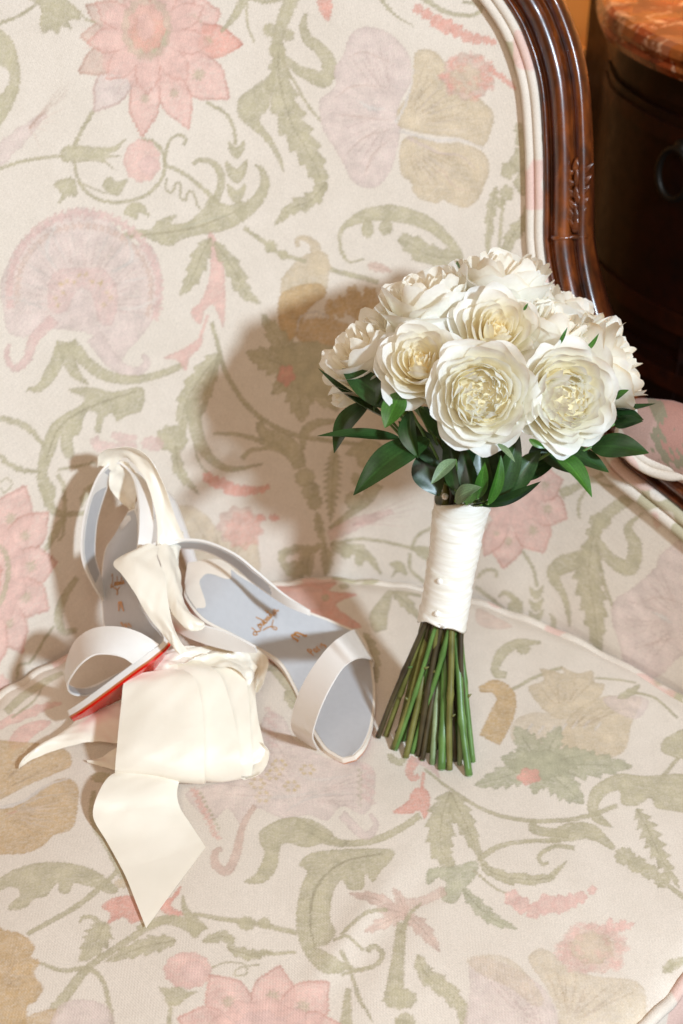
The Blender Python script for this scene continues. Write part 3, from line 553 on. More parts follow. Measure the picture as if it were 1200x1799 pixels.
s.leaf(OLIVE, [(734, 1678), (748, 1712), (785, 1740), (812, 1775), (812, 1820)], 34, 6); s.stroke(OLIVE, [(598, 1672), (620, 1702), (660, 1695), (672, 1675), (656, 1662), (645, 1672)], (7, 9, 10)); s.stroke(OLIVE, [(615, 1700), (630, 1750), (655, 1796)], (6, 8, 3)); s.stroke(OLIVE, [(612, 1735), (606, 1820)], (10, 26)); s.stroke(OLIVE, [(600, 1712), (640, 1700)], 5)
s.poly(MAUVE, [(825, 1690), (840, 1680), (880, 1690), (920, 1710), (960, 1745), (980, 1790), (990, 1860), (820, 1860), (825, 1750)], True, .7); s.poly(TAN, [(930, 1690), (935, 1672), (960, 1668), (1000, 1700), (1050, 1715), (1120, 1722), (1138, 1765), (1130, 1860), (990, 1860), (980, 1780), (955, 1730)], True, .62); s.poly(TAN, [(820, 1685), (850, 1676), (885, 1680), (915, 1700), (955, 1755), (940, 1770), (900, 1740), (860, 1720), (835, 1705)], True, .5)
s.disc(PINKT, 1040, 1667, 58, 42, .8, .08); s.disc(TAN, 1040, 1665, 40, 28, .6, .08)
for k in range(70):
    t = cl.uniform(0, 6.283); q = cl.random()**.3; s.disc(PINK, 1040+64*q*math.cos(t), 1668+45*q*math.sin(t), cl.uniform(5, 8), cl.uniform(4, 6), .45, .3, 5)
s.leaf(PINK, [(1070, 1640), (1072, 1612)], 20, 3, .5, False); s.leaf(PINK, [(1080, 1636), (1098, 1616)], 18, 3, .5, False); s.leaf(PINK, [(1086, 1632), (1116, 1622)], 14, 3, .5, False); s.leaf(OLIVE, [(1165, 1705), (1185, 1690), (1215, 1680)], 20, 3)
# --- seat: left
s.stroke(PINK, [(-20, 1282), (60, 1247), (108, 1233)], (14, 16, 5), .85, 10, .3); s.poly(PINK, [(15, 1300), (35, 1275), (70, 1263), (90, 1268), (60, 1290), (40, 1310), (20, 1315)]); s.stroke(OLIVE, [(20, 1260), (60, 1230), (75, 1205)], (4, 4, 2)); s.stroke(OLIVE, [(10, 1250), (50, 1215), (110, 1180)], (14, 16, 10))
s.poly(TAN2, [(-40, 1310), (40, 1302), (90, 1308), (120, 1320), (125, 1345), (100, 1358), (60, 1375), (-40, 1412)], True, .75); s.poly(TAN2, [(-40, 1430), (30, 1415), (75, 1385), (110, 1368), (136, 1380), (137, 1420), (126, 1458), (95, 1468), (70, 1490), (25, 1500), (-40, 1490)], True, .78)
s.stroke(PALE, [(-10, 1420), (40, 1408), (80, 1382), (122, 1368)], (5, 6, 3), .8); s.stroke(PALE, [(0, 1445), (60, 1405), (125, 1395)], (1, 3, 1), .5); s.stroke(SALM, [(10, 1430), (30, 1424)], 3, .5)
s.poly(OLIVE, [(-30, 1565), (20, 1530), (60, 1517), (110, 1515), (160, 1525), (195, 1548), (208, 1562), (195, 1569), (170, 1560), (150, 1555), (130, 1551), (121, 1569), (104, 1568), (101, 1551), (80, 1576), (60, 1581), (45, 1597), (18, 1601), (17, 1590), (35, 1574), (28, 1560), (8, 1562), (-20, 1580)])
s.stroke(OLIVE, [(208, 1526), (190, 1545), (130, 1595), (48, 1644)], (7, 10, 8)); s.stroke(OLIVE, [(165, 1390), (162, 1440), (190, 1490), (218, 1540), (238, 1562)], (8, 12, 12)); s.disc(OLIVE, 178, 1366, 18, 10); s.disc(TAN, 215, 1550, 14, 8)
s.poly(SALM, [(178, 1591), (200, 1575), (230, 1572), (260, 1585), (262, 1610), (245, 1616), (230, 1621), (215, 1610), (188, 1623), (195, 1605)]); s.poly(SALM, [(275, 1590), (300, 1575), (318, 1556), (315, 1570), (300, 1590), (325, 1606), (300, 1608)])
s.stroke(OLIVE, [(321, 1574), (324, 1595), (335, 1615), (352, 1640)], (5, 14, 34)); s.stroke(OLIVE, [(240, 1630), (290, 1615), (330, 1625), (352, 1640)], (10, 20, 26)); s.stroke(OLIVE, [(340, 1606), (400, 1616), (440, 1620), (522, 1638)], (7, 9, 9)); s.disc(OLIVE, 433, 1622, 16, 12); s.disc(OLIVE, 464, 1621, 11, 10)
s.leaf(OLIVE, [(355, 1655), (385, 1645), (405, 1650), (400, 1665)], 22, 3); s.leaf(OLIVE, [(400, 1665), (440, 1676), (478, 1668)], 22, 4); s.stroke(OLIVE, [(440, 1676), (520, 1671)], (8, 5)); s.stroke(OLIVE, [(305, 1612), (255, 1632), (200, 1668), (150, 1705), (95, 1775)], (10, 12, 12, 22)); s.leaf(OLIVE, [(310, 1652), (250, 1664), (185, 1690)], 34, 5)
s.stroke(OLIVE, [(140, 1622), (145, 1612), (165, 1612), (180, 1632)], (4, 7, 12)); s.leaf(OLIVE, [(184, 1618), (168, 1655), (140, 1690)], 48, 5); s.stroke(OLIVE, [(70, 1693), (110, 1705), (158, 1703), (185, 1735), (200, 1820)], (6, 9, 8))
s.poly(TAN2, [(-40, 1640), (15, 1637), (40, 1645), (62, 1665), (55, 1682), (70, 1690), (60, 1712), (75, 1735), (62, 1760), (45, 1775), (50, 1860), (-40, 1860)], True, .85); s.poly(TAN2, [(30, 1820), (40, 1790), (90, 1770), (100, 1785), (70, 1860)], True, .7); s.poly(MAUVE, [(90, 1830), (100, 1770), (140, 1755), (190, 1770), (195, 1830)], True, .75)
s.disc(PINK, 330, 1706, 42, 33, .9, .05, 11); s.disc(ROSE, 340, 1710, 24, 20, .5); s.poly(OLIVE, [(278, 1736), (295, 1738), (315, 1736), (330, 1744), (348, 1744), (330, 1755), (315, 1768), (295, 1768), (288, 1750)]); s.stroke(OLIVE, [(300, 1766), (294, 1830)], 7); s.stroke(OLIVE, [(372, 1700), (400, 1690), (430, 1694), (432, 1710), (412, 1713), (420, 1700), (455, 1692)], 3)
for tx, ty, w in ((368, 1712, 82), (492, 1693, 80), (578, 1724, 84), (312, 1790, 80), (600, 1800, 80)): s.petal(PINK, 460, 1840, tx, ty, w, OLIVE)
s.disc(PINK, 460, 1820, 90, 66); s.disc(ROSE, 460, 1815, 50, 40, .6)
# --- mauve poppy on the seat
s.poly(MAUVE, [(325, 1395), (360, 1380), (400, 1365), (450, 1290), (470, 1250), (500, 1262), (520, 1300), (580, 1330), (650, 1340), (658, 1392), (640, 1432), (600, 1416), (575, 1440), (540, 1430), (500, 1438), (450, 1420), (425, 1450), (400, 1420), (370, 1440)], True, .75)
for k in range(18): s.disc(SALM, 338+k*2.4+5*(k % 2), 1385+k*5.2, 5, 4, .5, .3, 4)
for k in range(9): s.disc(OLIVE, 352+k*4, 1392+k*8, 3, None, .7)
for k in range(12): s.disc(ROSE, 470+6*(k % 3), 1245+k*6, 6, 4, .5, .3, 4); s.disc(ROSE, 640+7*(k % 3), 1345+k*6, 6, 5, .45, .3, 4); s.disc(OLIVE, 630+4*(k % 2), 1350+k*6, 3, None, .5)
for x, y in ((453, 1378), (490, 1345), (512, 1382), (480, 1362), (540, 1352), (462, 1400)):
    for k in range(6): s.disc(YEL, x+11*math.cos(k*1.05), y+8*math.sin(k*1.05), 4, 3, .65)
for p in ([(430, 1400), (500, 1400), (560, 1390)], [(520, 1360), (560, 1370), (620, 1360)], [(500, 1425), (550, 1400), (620, 1395)]): s.stroke(PALE, p, (2, 6, 2), .5)
s.stroke(PINKT, [(448, 1415), (427, 1450), (415, 1502), (400, 1532), (380, 1522), (378, 1500), (390, 1492)], (8, 16, 16, 8), .9); s.stroke(MAUVE, [(600, 1430), (640, 1468), (660, 1452), (650, 1430)], (16, 14, 6), .8)
s.poly(OLIVE, [(455, 1475), (462, 1455), (500, 1436), (545, 1438), (585, 1462), (572, 1476), (540, 1487), (505, 1480), (492, 1490), (486, 1528), (462, 1552), (428, 1552), (450, 1535), (464, 1500)]); s.stroke(OLIVE, [(520, 1442), (570, 1468), (610, 1482)], (14, 14, 10))
# --- seat: behind and under the shoes and stems
s.poly(SALM, [(478, 1030), (500, 1015), (560, 1018), (592, 1022), (580, 1040), (628, 1045), (590, 1065), (636, 1102), (560, 1095), (500, 1070)]); s.disc(PINK, 535, 1052, 36, 22, .6); s.disc(OLIVE, 572, 1052, 7, 6, .7)
s.stroke(OLIVE, [(688, 1032), (676, 1060), (665, 1085), (670, 1108)], (8, 22, 34, 22)); s.leaf(OLIVE, [(690, 1035), (715, 1060), (738, 1090)], 24, 4); s.stroke(OLIVE, [(695, 1035), (740, 1045)], 7); s.disc(OLIVE, 605, 1030, 9, 6)
s.leaf(OLIVE, [(640, 1110), (655, 1150), (662, 1200)], 26, 5); s.leaf(OLIVE, [(630, 1130), (648, 1170), (655, 1215)], 18, 4); s.stroke(OLIVE, [(480, 1170), (500, 1200), (530, 1240)], (20, 14, 8)); s.leaf(OLIVE, [(500, 1215), (520, 1235), (560, 1250)], 24, 4); s.leaf(OLIVE, [(470, 1180), (490, 1160), (515, 1150)], 24, 4)
s.poly(PINKT, [(840, 1065), (870, 1080), (900, 1098), (870, 1105), (838, 1095)], True, .7)

fan(s, DK, 0, 1430, 130, 1385, 70, 1490, 8); fan(s, DK, -20, 1400, 40, 1305, 120, 1345, 6); fan(s, LT, 0, 1425, 135, 1400, 100, 1468, 5)
fan(s, DM, 540, 1400, 340, 1400, 470, 1260, 8, .3, .9); fan(s, DM, 520, 1400, 660, 1345, 640, 1430, 6, .3, .9); fan(s, LT, 520, 1420, 400, 1370, 640, 1350, 9, .2, .9)
fan(s, DK, 1000, 1800, 940, 1680, 1130, 1740, 9, .15, .95); fan(s, DM, 960, 1830, 830, 1700, 930, 1710, 7, .15, .95); fan(s, LT, 990, 1820, 1000, 1700, 1130, 1780, 6, .2, .9)
fan(s, DK, 990, 1290, 1020, 1240, 1120, 1240, 6); fan(s, DK, 990, 1250, 935, 1200, 1055, 1195, 7); fan(s, DK, 0, 1740, 30, 1640, 75, 1740, 8, .2, .95)
for k in range(22): s.stroke(srgb(226, 200, 190), [(460+50*math.cos(k*.29), 1830+50*math.sin(k*.29)), (460+115*math.cos(k*.29), 1830+115*math.sin(k*.29))], (1, 4, 1), .45)
def fabric_grid(name, img, u0, v0, step_tex, step, u1, v1, pos, keep, parent=None):
    us = np.arange(u0, u1-step, step); vs = np.arange(v0, v1-step, step); W, H = len(us), len(vs)
    U, V = np.meshgrid(us, vs)
    jx = prng.randn(H, 1)*.0003 + prng.randn(H, W)*.0002; jy = prng.randn(1, W)*.0003
    ix = np.clip(((U+jx-u0)/step_tex).astype(int), 0, img.shape[1]-2); iy = np.clip(((V+jy-v0)/step_tex).astype(int), 0, img.shape[0]-2)
    C = (img[iy, ix]+img[iy+1, ix]+img[iy, ix+1]+img[iy+1, ix+1])/4
    P = pos(U, V); K = keep(U, V)
    fk = K[:-1, :-1] & K[1:, :-1] & K[:-1, 1:] & K[1:, 1:]
    idx = np.arange(H*W).reshape(H, W)
    F = np.stack([idx[:-1, :-1][fk], idx[:-1, 1:][fk], idx[1:, 1:][fk], idx[1:, :-1][fk]], 1)
    used = np.unique(F); remap = np.zeros(H*W, np.int64); remap[used] = np.arange(len(used)); F = remap[F]
    Vv = P.reshape(-1, 3)[used].astype(np.float32); Cc = C.reshape(-1, 3)[used]
    me = bpy.data.meshes.new(name); me.vertices.add(len(Vv)); me.vertices.foreach_set('co', Vv.ravel())
    me.loops.add(F.size); me.loops.foreach_set('vertex_index', F.ravel().astype(np.int32))
    me.polygons.add(len(F)); me.polygons.foreach_set('loop_start', np.arange(0, F.size, 4, dtype=np.int32))
    me.polygons.foreach_set('use_smooth', np.ones(len(F), bool)); me.update(calc_edges=True)
    at = me.color_attributes.new('tint', 'FLOAT_COLOR', 'POINT'); c4 = np.ones((len(Vv), 4), np.float32); c4[:, :3] = Cc; at.data.foreach_set('color', c4.ravel())
    me.materials.append(M['fabric']); o = bpy.data.objects.new(name, me); col.objects.link(o)
    if parent: o.parent = parent
    return o
def inside(poly, X, Y):
    P = np.asarray(poly); r = np.zeros(X.shape, bool)
    for i in range(len(P)):
        x1, y1 = P[i-1]; x2, y2 = P[i]
        if y1 == y2: continue
        r ^= ((Y >= min(y1, y2)) & (Y < max(y1, y2)) & (X < x1+(Y-y1)*(x2-x1)/(y2-y1)))
    return r

# ------------------------------------------------------------------ room behind: floor, wall, commode
FLOOR_Z = -0.46
def box(x0, x1, y0, y1, z0, z1):
    V = np.array([(x, y, z) for z in (z0, z1) for y in (y0, y1) for x in (x0, x1)])
    return V, [(0, 2, 3, 1), (4, 5, 7, 6), (0, 1, 5, 4), (2, 6, 7, 3), (0, 4, 6, 2), (1, 3, 7, 5)]
fl = mesh_obj('floor', *box(-2.5, 2.5, -2.5, 2.0, FLOOR_Z-.05, FLOOR_Z), M['floor'], smooth=False); tag(fl, kind='structure')
WY = 1.92
wl = mesh_obj('wall', *box(-2.5, 2.5, WY, WY+.1, FLOOR_Z, 2.2), M['wall'], smooth=False); tag(wl, kind='structure')
def sweep_x(prof, x0, x1):
    n = len(prof); V = [(x0, y, z) for y, z in prof]+[(x1, y, z) for y, z in prof]
    return np.array(V), [(i, (i+1) % n, n+(i+1) % n, n+i) for i in range(n)]+[tuple(range(n))[::-1], tuple(range(n, 2*n))]
zr = PY(1050, 120, WY)[2]
rail = [(WY+.002, zr+.03), (WY-.012, zr+.03), (WY-.02, zr+.02), (WY-.014, zr+.012), (WY-.024, zr-.002), (WY-.03, zr-.016), (WY-.016, zr-.028), (WY-.02, zr-.04), (WY-.008, zr-.05), (WY+.002, zr-.05)]
o = mesh_obj('chair_rail', *sweep_x(rail, -2.5, 2.5), M['trim'], wl, False)
o = mesh_obj('skirting_board', *box(-2.5, 2.5, WY-.02, WY+.002, FLOOR_Z, FLOOR_Z+.14), M['trim'], wl, False)

commode = empty('commode', 'dark mahogany commode with red veined marble top standing behind the armchair', 'cabinet')
ZM = 0.385
edge_px = [(1044, -30), (1046, 20), (1050, 50), (1064, 78), (1110, 110), (1150, 130), (1200, 150), (1270, 172)]
out = [PZ(x, y, ZM)[:2] for x, y in edge_px]
out = list(crom(np.array(out), 6)); last = out[-1]
outline = np.array(out + [np.array((1.15, last[1]-.05)), np.array((1.15, 1.86)), np.array((out[0][0]+.01, 1.86))])
def prism(outl, zs, insets):
    P = np.asarray(outl); c = P.mean(0); n = len(P); T = np.roll(P, -1, 0)-np.roll(P, 1, 0); Nn = rowunit(np.stack([T[:, 1], -T[:, 0]], 1))
    if ((P-c)*Nn).sum() < 0: Nn = -Nn
    V = np.vstack([np.column_stack([P-Nn*i, np.full(n, z)]) for z, i in zip(zs, insets)])
    F = grid_faces(len(zs), n, True) + [tuple(range(n))[::-1], tuple((len(zs)-1)*n+i for i in range(n))]
    return V, F
TH = .034
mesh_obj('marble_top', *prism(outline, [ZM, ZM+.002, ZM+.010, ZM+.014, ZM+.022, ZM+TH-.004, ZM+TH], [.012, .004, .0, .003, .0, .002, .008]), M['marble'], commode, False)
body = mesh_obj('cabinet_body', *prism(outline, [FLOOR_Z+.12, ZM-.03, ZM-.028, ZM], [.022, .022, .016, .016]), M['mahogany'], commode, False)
# drawer fronts follow the curved front
fr = np.array(out)[10:]
def front_band(z0, z1, proud, mat, name, a=0, bnd=None):
    P = fr[a:bnd]; T = np.gradient(P, axis=0); Nn = rowunit(np.stack([T[:, 1], -T[:, 0]], 1)); Nn *= np.sign((Nn*(P-np.array([.7, 1.7]))).sum(1, keepdims=True))
    A = P+Nn*(-.022+proud); Bq = P+Nn*(-.04); n = len(P)
    V = np.vstack([np.column_stack([Q, np.full(n, z)]) for Q, z in ((Bq, z0), (A, z0), (A, z1), (Bq, z1))])
    F = grid_faces(4, n) + [(0, n, 2*n, 3*n), (n-1, 4*n-1, 3*n-1, 2*n-1)]
    return mesh_obj(name, V, F, mat, commode, False)
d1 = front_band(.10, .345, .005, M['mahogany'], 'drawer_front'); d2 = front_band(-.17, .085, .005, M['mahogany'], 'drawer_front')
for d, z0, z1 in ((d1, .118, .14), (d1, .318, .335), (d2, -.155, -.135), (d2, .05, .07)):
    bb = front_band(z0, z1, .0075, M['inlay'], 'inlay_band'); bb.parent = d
T = np.gradient(fr, axis=0); Nf = rowunit(np.stack([T[:, 1], -T[:, 0]], 1)); Nf *= np.sign((Nf*(fr-np.array([.7, 1.7]))).sum(1, keepdims=True)); FA = fr-Nf*.004
zc = .225; pxs = 600+FPX*FA[:, 0]/((FA[:, 1])*CP+(CAM_H-zc)*SP); ir = int(np.argmin(abs(pxs-1165))); tg = rowunit(T)[ir]
depth_r = FA[ir, 1]*CP+(CAM_H-zc)*SP; rc = PD(1165, 276, depth_r); rc = np.array([FA[ir, 0], FA[ir, 1], rc[2]])
t = np.linspace(0, 2*math.pi, 33)
ringp = np.stack([rc[0]+.020*tg[0]*np.cos(t), rc[1]+.020*tg[1]*np.cos(t), rc[2]+.026*np.sin(t)], 1)
pull = mesh_obj('ring_pull', *tube(ringp, .0036, 8, False, (Nf[ir, 0], Nf[ir, 1], 0)), M['bronze'], commode)
V, F = ellipsoid((rc[0]-Nf[ir, 0]*.008, rc[1]-Nf[ir, 1]*.008, rc[2]+.026), (.009, .012, .009)); o = mesh_obj('boss', V, F, M['bronze'], pull)
for i, (x, y) in enumerate(((outline[8][0]+.05, outline[8][1]+.05), (1.08, last[1]+.03), (outline[0][0]+.08, 1.80), (1.08, 1.80))):
    mesh_obj('foot', *tube([(x, y, FLOOR_Z), (x, y, FLOOR_Z+.08), (x, y, FLOOR_Z+.125)], (.016, .022, .034), 10), M['mahogany'], commode)

# ------------------------------------------------------------------ armchair
chair = empty('armchair', 'carved walnut armchair upholstered in cream floral fabric with double piping', 'armchair')
edge_r = [(560, -142), (680, -132), (775, -102), (842, -52), (886, 0), (920, 60), (946, 145), (955, 250), (957, 345), (958, 433), (974, 520), (1002, 610), (1040, 715), (1092, 802), (1145, 848), (1200, 892), (1262, 945), (1330, 1010)]
ER = hit_back(np.array(edge_r, float))
ztop = ER[0, 2]
left = [(-.14, ztop), (-.25, ztop-.012), (-.335, ztop-.06), (-.385, ztop-.15), (-.40, .33), (-.402, .2), (-.41, .08), (-.42, -.05)]
EL = np.array([(x, back_y(x, z), z) for x, z in left])
path_c = crom(np.vstack([ER[::-1], EL]), 10)
EP = np.column_stack([path_c[:, 0], back_y(path_c[:, 0], path_c[:, 2]), path_c[:, 2]])
def surf_normal(P, e=1e-3):
    dx = (back_y(P[:, 0]+e, P[:, 2])-back_y(P[:, 0]-e, P[:, 2]))/(2*e); dz = (back_y(P[:, 0], P[:, 2]+e)-back_y(P[:, 0], P[:, 2]-e))/(2*e)
    return rowunit(np.stack([dx, -np.ones(len(P)), dz], 1))
NP = surf_normal(EP); TP = rowunit(np.gradient(EP, axis=0)); OP = rowunit(np.cross(TP, NP)); NP = rowunit(np.cross(OP, TP))
cen = np.array([-.1, 1.05, .28])
if ((EP-cen)*OP).sum() < 0: OP = -OP
NP = np.where((NP[:, 1:2] > 0), -NP, NP)
def sweep(prof, lo=0, hi=None, name='rail', mat=None, parent=None, closed=True):
    P, T, O, Nn = EP[lo:hi], TP[lo:hi], OP[lo:hi], NP[lo:hi]; prof = np.asarray(prof)/1000; k = len(prof)
    V = (P[:, None]+O[:, None]*prof[None, :, :1]+Nn[:, None]*prof[None, :, 1:]).reshape(-1, 3)
    F = grid_faces(len(P), k, closed)
    F += [tuple(range(k))[::-1], tuple((len(P)-1)*k+i for i in range(k))]
    return mesh_obj(name, V, F, mat, parent)
prof = [(0, -26), (0, 3), (1, 6), (3, 7.5), (5, 7), (6.5, 4), (7.5, 2.2), (9, 3.2), (11, 8), (14, 12), (18, 14.6), (22, 14.2), (26, 12), (28, 8.5), (29.5, 5), (31, 3.6), (32.5, 5), (34.5, 9), (37.5, 11.5), (41, 11), (44, 7.5), (46, 2), (47, -6), (44, -26)]
prof = [(o_*.86, h_) for o_, h_ in prof]
frame = sweep(prof, name='wood_frame', mat=M['walnut'], parent=chair)
jn = int(np.argmin(np.linalg.norm(EP-hit_back(np.array([[957., 345.]]))[0], axis=1)))
# carved ornament at the joint of the frame
def at_frame(i, o, h): return EP[i]+OP[i]*o/1000+NP[i]*h/1000
crv = random.Random(4)
for row in range(6):
    for sd in (-1, 0, 1):
        i = jn-5+row*2+crv.choice((0, 0, 1)); o_ = 29+sd*(3.4+.9*row)+crv.uniform(-.8, .8); ang = sd*(.55+.08*row)+crv.uniform(-.2, .2); ln = 6.5+crv.uniform(-1.5, 2.5); wd = 2.4+crv.uniform(-.4, .9)
        R = np.array([TP[i]*math.cos(ang)+OP[i]*math.sin(ang), OP[i]*math.cos(ang)-TP[i]*math.sin(ang), NP[i]])
        V, F = ellipsoid(np.zeros(3), (1, 1, 1), 12, 10); V = V[:, [2, 0, 1]]
        V = np.column_stack([V[:, 0]*ln/1000, V[:, 1]*wd/1000*(1-.5*V[:, 0]), V[:, 2]*.0036*(1-.4*np.exp(-(V[:, 1]*4)**2))])
        V = V @ R + at_frame(i, min(o_, 39), 8.6-abs(o_-29)*.10)
        mesh_obj('carved_leaf', V, F, M['walnut'], frame)
i = jn-8
mesh_obj('carved_collar', *tube([at_frame(i, 9, 8), at_frame(i, 12, 12), at_frame(i, 17, 13.8), at_frame(i, 23, 10), at_frame(i, 27, 6.5), at_frame(i, 32, 10.5), at_frame(i, 38, 7)], .0022, 8), M['walnut'], frame)
wsc = np.interp(np.arange(len(EP)), [0, 40, 72, len(EP)], [1.4, 1.35, 1.0, 1.0])
for k_ in (-1.02, -2.95):
    ang = np.linspace(0, 2*math.pi, 12, endpoint=False); rr = .0040*wsc
    V = (EP[:, None]+OP[:, None]*(rr[:, None, None]*(k_+np.cos(ang)[None, :, None]))+NP[:, None]*(.002*wsc[:, None, None]+rr[:, None, None]*(.35+np.sin(ang)[None, :, None]))).reshape(-1, 3)
    mesh_obj('double_piping', V, grid_faces(len(EP), 12, True), M['welt'], chair)
keep_poly = (EP-OP*.0125)[:, [0, 2]]
keep_poly = np.vstack([[(.42, keep_poly[0, 1]), (.42, -.07)][::-1], keep_poly, [(-.43, -.07)]])
TEX = .0005
BU0, BU1, BV0, BV1 = -.425, .37, -.06, ztop+.01
img = weave_cloth(B, hit_back, 2, BU0, BU1, BV0, BV1, TEX)
def back_pos(U, V):
    d = .0025*np.sin(U*31+1.0)*np.sin(V*9+.4) + .0015*np.sin(U*70+V*12)*np.exp(-np.clip(V, 0, 1)*9)
    return np.stack([U, back_y(U, V)+d, V], -1)
fabric_grid('backrest', img, BU0, BV0, TEX, .00098, BU1, BV1, back_pos, lambda U, V: inside(keep_poly, U, V), chair)

# arm pad on the right arm
ap = hit_back(np.array([(1096, 742), (1116, 748), (1150, 757), (1200, 772), (1262, 803), (1330, 852)], float)); an = surf_normal(ap)
app = crom(ap+an*.010, 24); k = len(app); r = np.interp(np.linspace(0, 1, k), [0, .03, .08, .2, .5, .8, .95, 1], [.003, .011, .018, .026, .031, .030, .018, .004])
V, F = tube(app, r, 110, True, (0, -.5, .8))
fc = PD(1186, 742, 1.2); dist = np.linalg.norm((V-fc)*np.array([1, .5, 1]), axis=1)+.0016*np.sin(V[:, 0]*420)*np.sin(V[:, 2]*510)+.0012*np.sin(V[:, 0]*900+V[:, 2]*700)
vc = np.where((dist < .024)[:, None], np.array(SALM)*.6, np.where((dist < .028)[:, None], np.array(OLIVE)*.55, np.where((dist < .046)[:, None], np.array(PINK)*.66, np.array(CREAM)*.9)))  # thread colours deepened: the pad's shade is put into the cloth
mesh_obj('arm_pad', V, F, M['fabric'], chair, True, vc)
dep = float(((ap[2:4]-EYE)@FWD).mean())-.020
for pp in ([(1094, 776), (1100, 794), (1114, 810), (1142, 827), (1175, 836), (1206, 836), (1250, 850), (1310, 885)], [(1096, 768), (1104, 784), (1120, 799), (1146, 814), (1178, 822), (1206, 822), (1252, 836), (1314, 870)]):
    mesh_obj('arm_piping', *tube(crom([PD(x, y, dep-.22*max(0, x-1130)/1000) for x, y in pp], 6), .0042, 9), M['welt'], chair)

# seat cushion
rear_x = np.linspace(-.40, .315, 26); rear = np.column_stack([rear_x, back_y(rear_x, 0*rear_x)-.015])
front = [(.325, .86), (.318, .78), (.292, .70), (.243, .632), (.197, .588), (.12, .548), (0, .525), (-.15, .522), (-.28, .54), (-.38, .60), (-.43, .68), (-.432, .75)]
OUT = crom(np.vstack([rear, front]), 10, True)
SU0, SU1, SV0, SV1 = -.45, .345, .51, 1.11
img = weave_cloth(Sx, hit_seat, 1, SU0, SU1, SV0, SV1, TEX)
mg_u = np.arange(SU0-.05, SU1+.05, .004); mg_v = np.arange(SV0-.05, SV1+.05, .004)
mk = inside(OUT, *np.meshgrid(mg_u, mg_v)).astype(np.float32); mkb = blur(blur(mk, 4), 3)
TOE = PZ(600, 1290, .012); HEELP = PZ(352, 1100, .0); STEMC = hit_seat(np.array([(760, 1325)], float))[0]
def seat_dent(U, V):
    return .0045*np.exp(-(((U-STEMC[0])/.040)**2+((V-STEMC[1])/.030)**2)) + .004*np.exp(-(((U-TOE[0])/.035)**2+((V-TOE[1]-.01)/.035)**2)) + .003*np.exp(-(((U+.16)/.06)**2+((V-.90)/.06)**2))
def seat_pos(U, V):
    fx = np.clip((U-mg_u[0])/.004, 0, len(mg_u)-1.01); fy = np.clip((V-mg_v[0])/.004, 0, len(mg_v)-1.01); ix = fx.astype(int); iy = fy.astype(int); ax = fx-ix; ay = fy-iy
    m = mkb[iy, ix]*(1-ax)*(1-ay)+mkb[iy, ix+1]*ax*(1-ay)+mkb[iy+1, ix]*(1-ax)*ay+mkb[iy+1, ix+1]*ax*ay
    z = seat_z(U, V) - .016*np.clip(1-m, 0, 1)**1.3
    z -= seat_dent(U, V)
    z += np.clip(1-m, 0, .5)*.004*np.sin(U*150+V*110)*np.sin(U*43-V*60)
    z += .0014*np.sin(U*38+V*20)*np.sin(V*30-U*11+1) + .0022*np.exp(-((U-.03-(V-.7)*.6)/.012)**2)*np.exp(-((V-.66)/.05)**2) - .0018*np.exp(-((U-.055-(V-.7)*.6)/.016)**2)*np.exp(-((V-.66)/.06)**2)
    return np.stack([U, V, z], -1)
cushion = empty('seat_cushion', 'plump floral seat cushion with piped edge under the bouquet and shoes', 'cushion')
fabric_grid('cushion_top', img, SU0, SV0, TEX, .00076, SU1, SV1, seat_pos, lambda U, V: inside(OUT, U, V), cushion)
oz = seat_pos(OUT[:, 0], OUT[:, 1])[:, 2]
OC = np.vstack([np.column_stack([OUT, oz]), np.append(OUT[0], oz[0])])
mesh_obj('cushion_piping', *tube(OC+np.array([0, 0, -.001]), .0048, 10, False, (0, 0, 1)), M['welt'], cushion)
n = len(OUT); cc = OUT.mean(0); dirs = rowunit(OUT-cc)
V = np.vstack([np.column_stack([OUT+dirs*b_, (oz-.002)*k_+z_]) for b_, z_, k_ in ((-.001, 0, 1), (.006, -.02, .5), (.008, -.045, 0), (.005, -.07, 0), (-.002, -.084, 0))])
mesh_obj('cushion_boxing', V, grid_faces(5, n, True)+[tuple(4*n+i for i in range(n))[::-1]], M['welt'], cushion)
# seat rail and legs under the cushion
mesh_obj('seat_rail', *prism(OUT[::4], [-.16, -.155, -.09, -.0835], [0, -.022, -.022, -.01]), M['walnut'], chair, False)
for x, y in ((.24, .70), (-.33, .64), (.20, .98), (-.28, .95)):
    mesh_obj('leg', *tube(crom([(x, y, -.155), (x+.012*np.sign(x), y-.006, -.2), (x+.008*np.sign(x), y, -.3), (x, y, -.4), (x+.01*np.sign(x), y, FLOOR_Z)], 5), np.linspace(.032, .014, 21), 10), M['walnut'], chair)

# ------------------------------------------------------------------ bouquet
rng = random.Random(11); nrs = np.random.RandomState(3)
A0 = hit_seat(np.array([(762, 1332)], float))[0]
W0 = PY(777, 1094, .893); W1 = PY(812, 880, .932)
bouquet = empty('bouquet', 'hand tied bouquet of white garden roses with green leaves standing on the seat cushion', 'bouquet')
AX = unit(W1-W0)
def cdir(a, b_, c): return unit(a*RGT + b_*UPV - c*FWD)
WHITE = np.array(srgb(251, 252, 250)); CRM = np.array(srgb(255, 243, 206)); EDGE = np.array(srgb(228, 208, 170)); GRNW = np.array(srgb(232, 234, 206))
def basis(ez, spin=0):
    ez = unit(ez); h = np.array([.31, .2, .93]) if abs(ez[2]) < .9 else np.array([1., .1, 0]); ex = unit(np.cross(h, ez)); ey = np.cross(ez, ex)
    return ex*math.cos(spin)+ey*math.sin(spin), -ex*math.sin(spin)+ey*math.cos(spin), ez
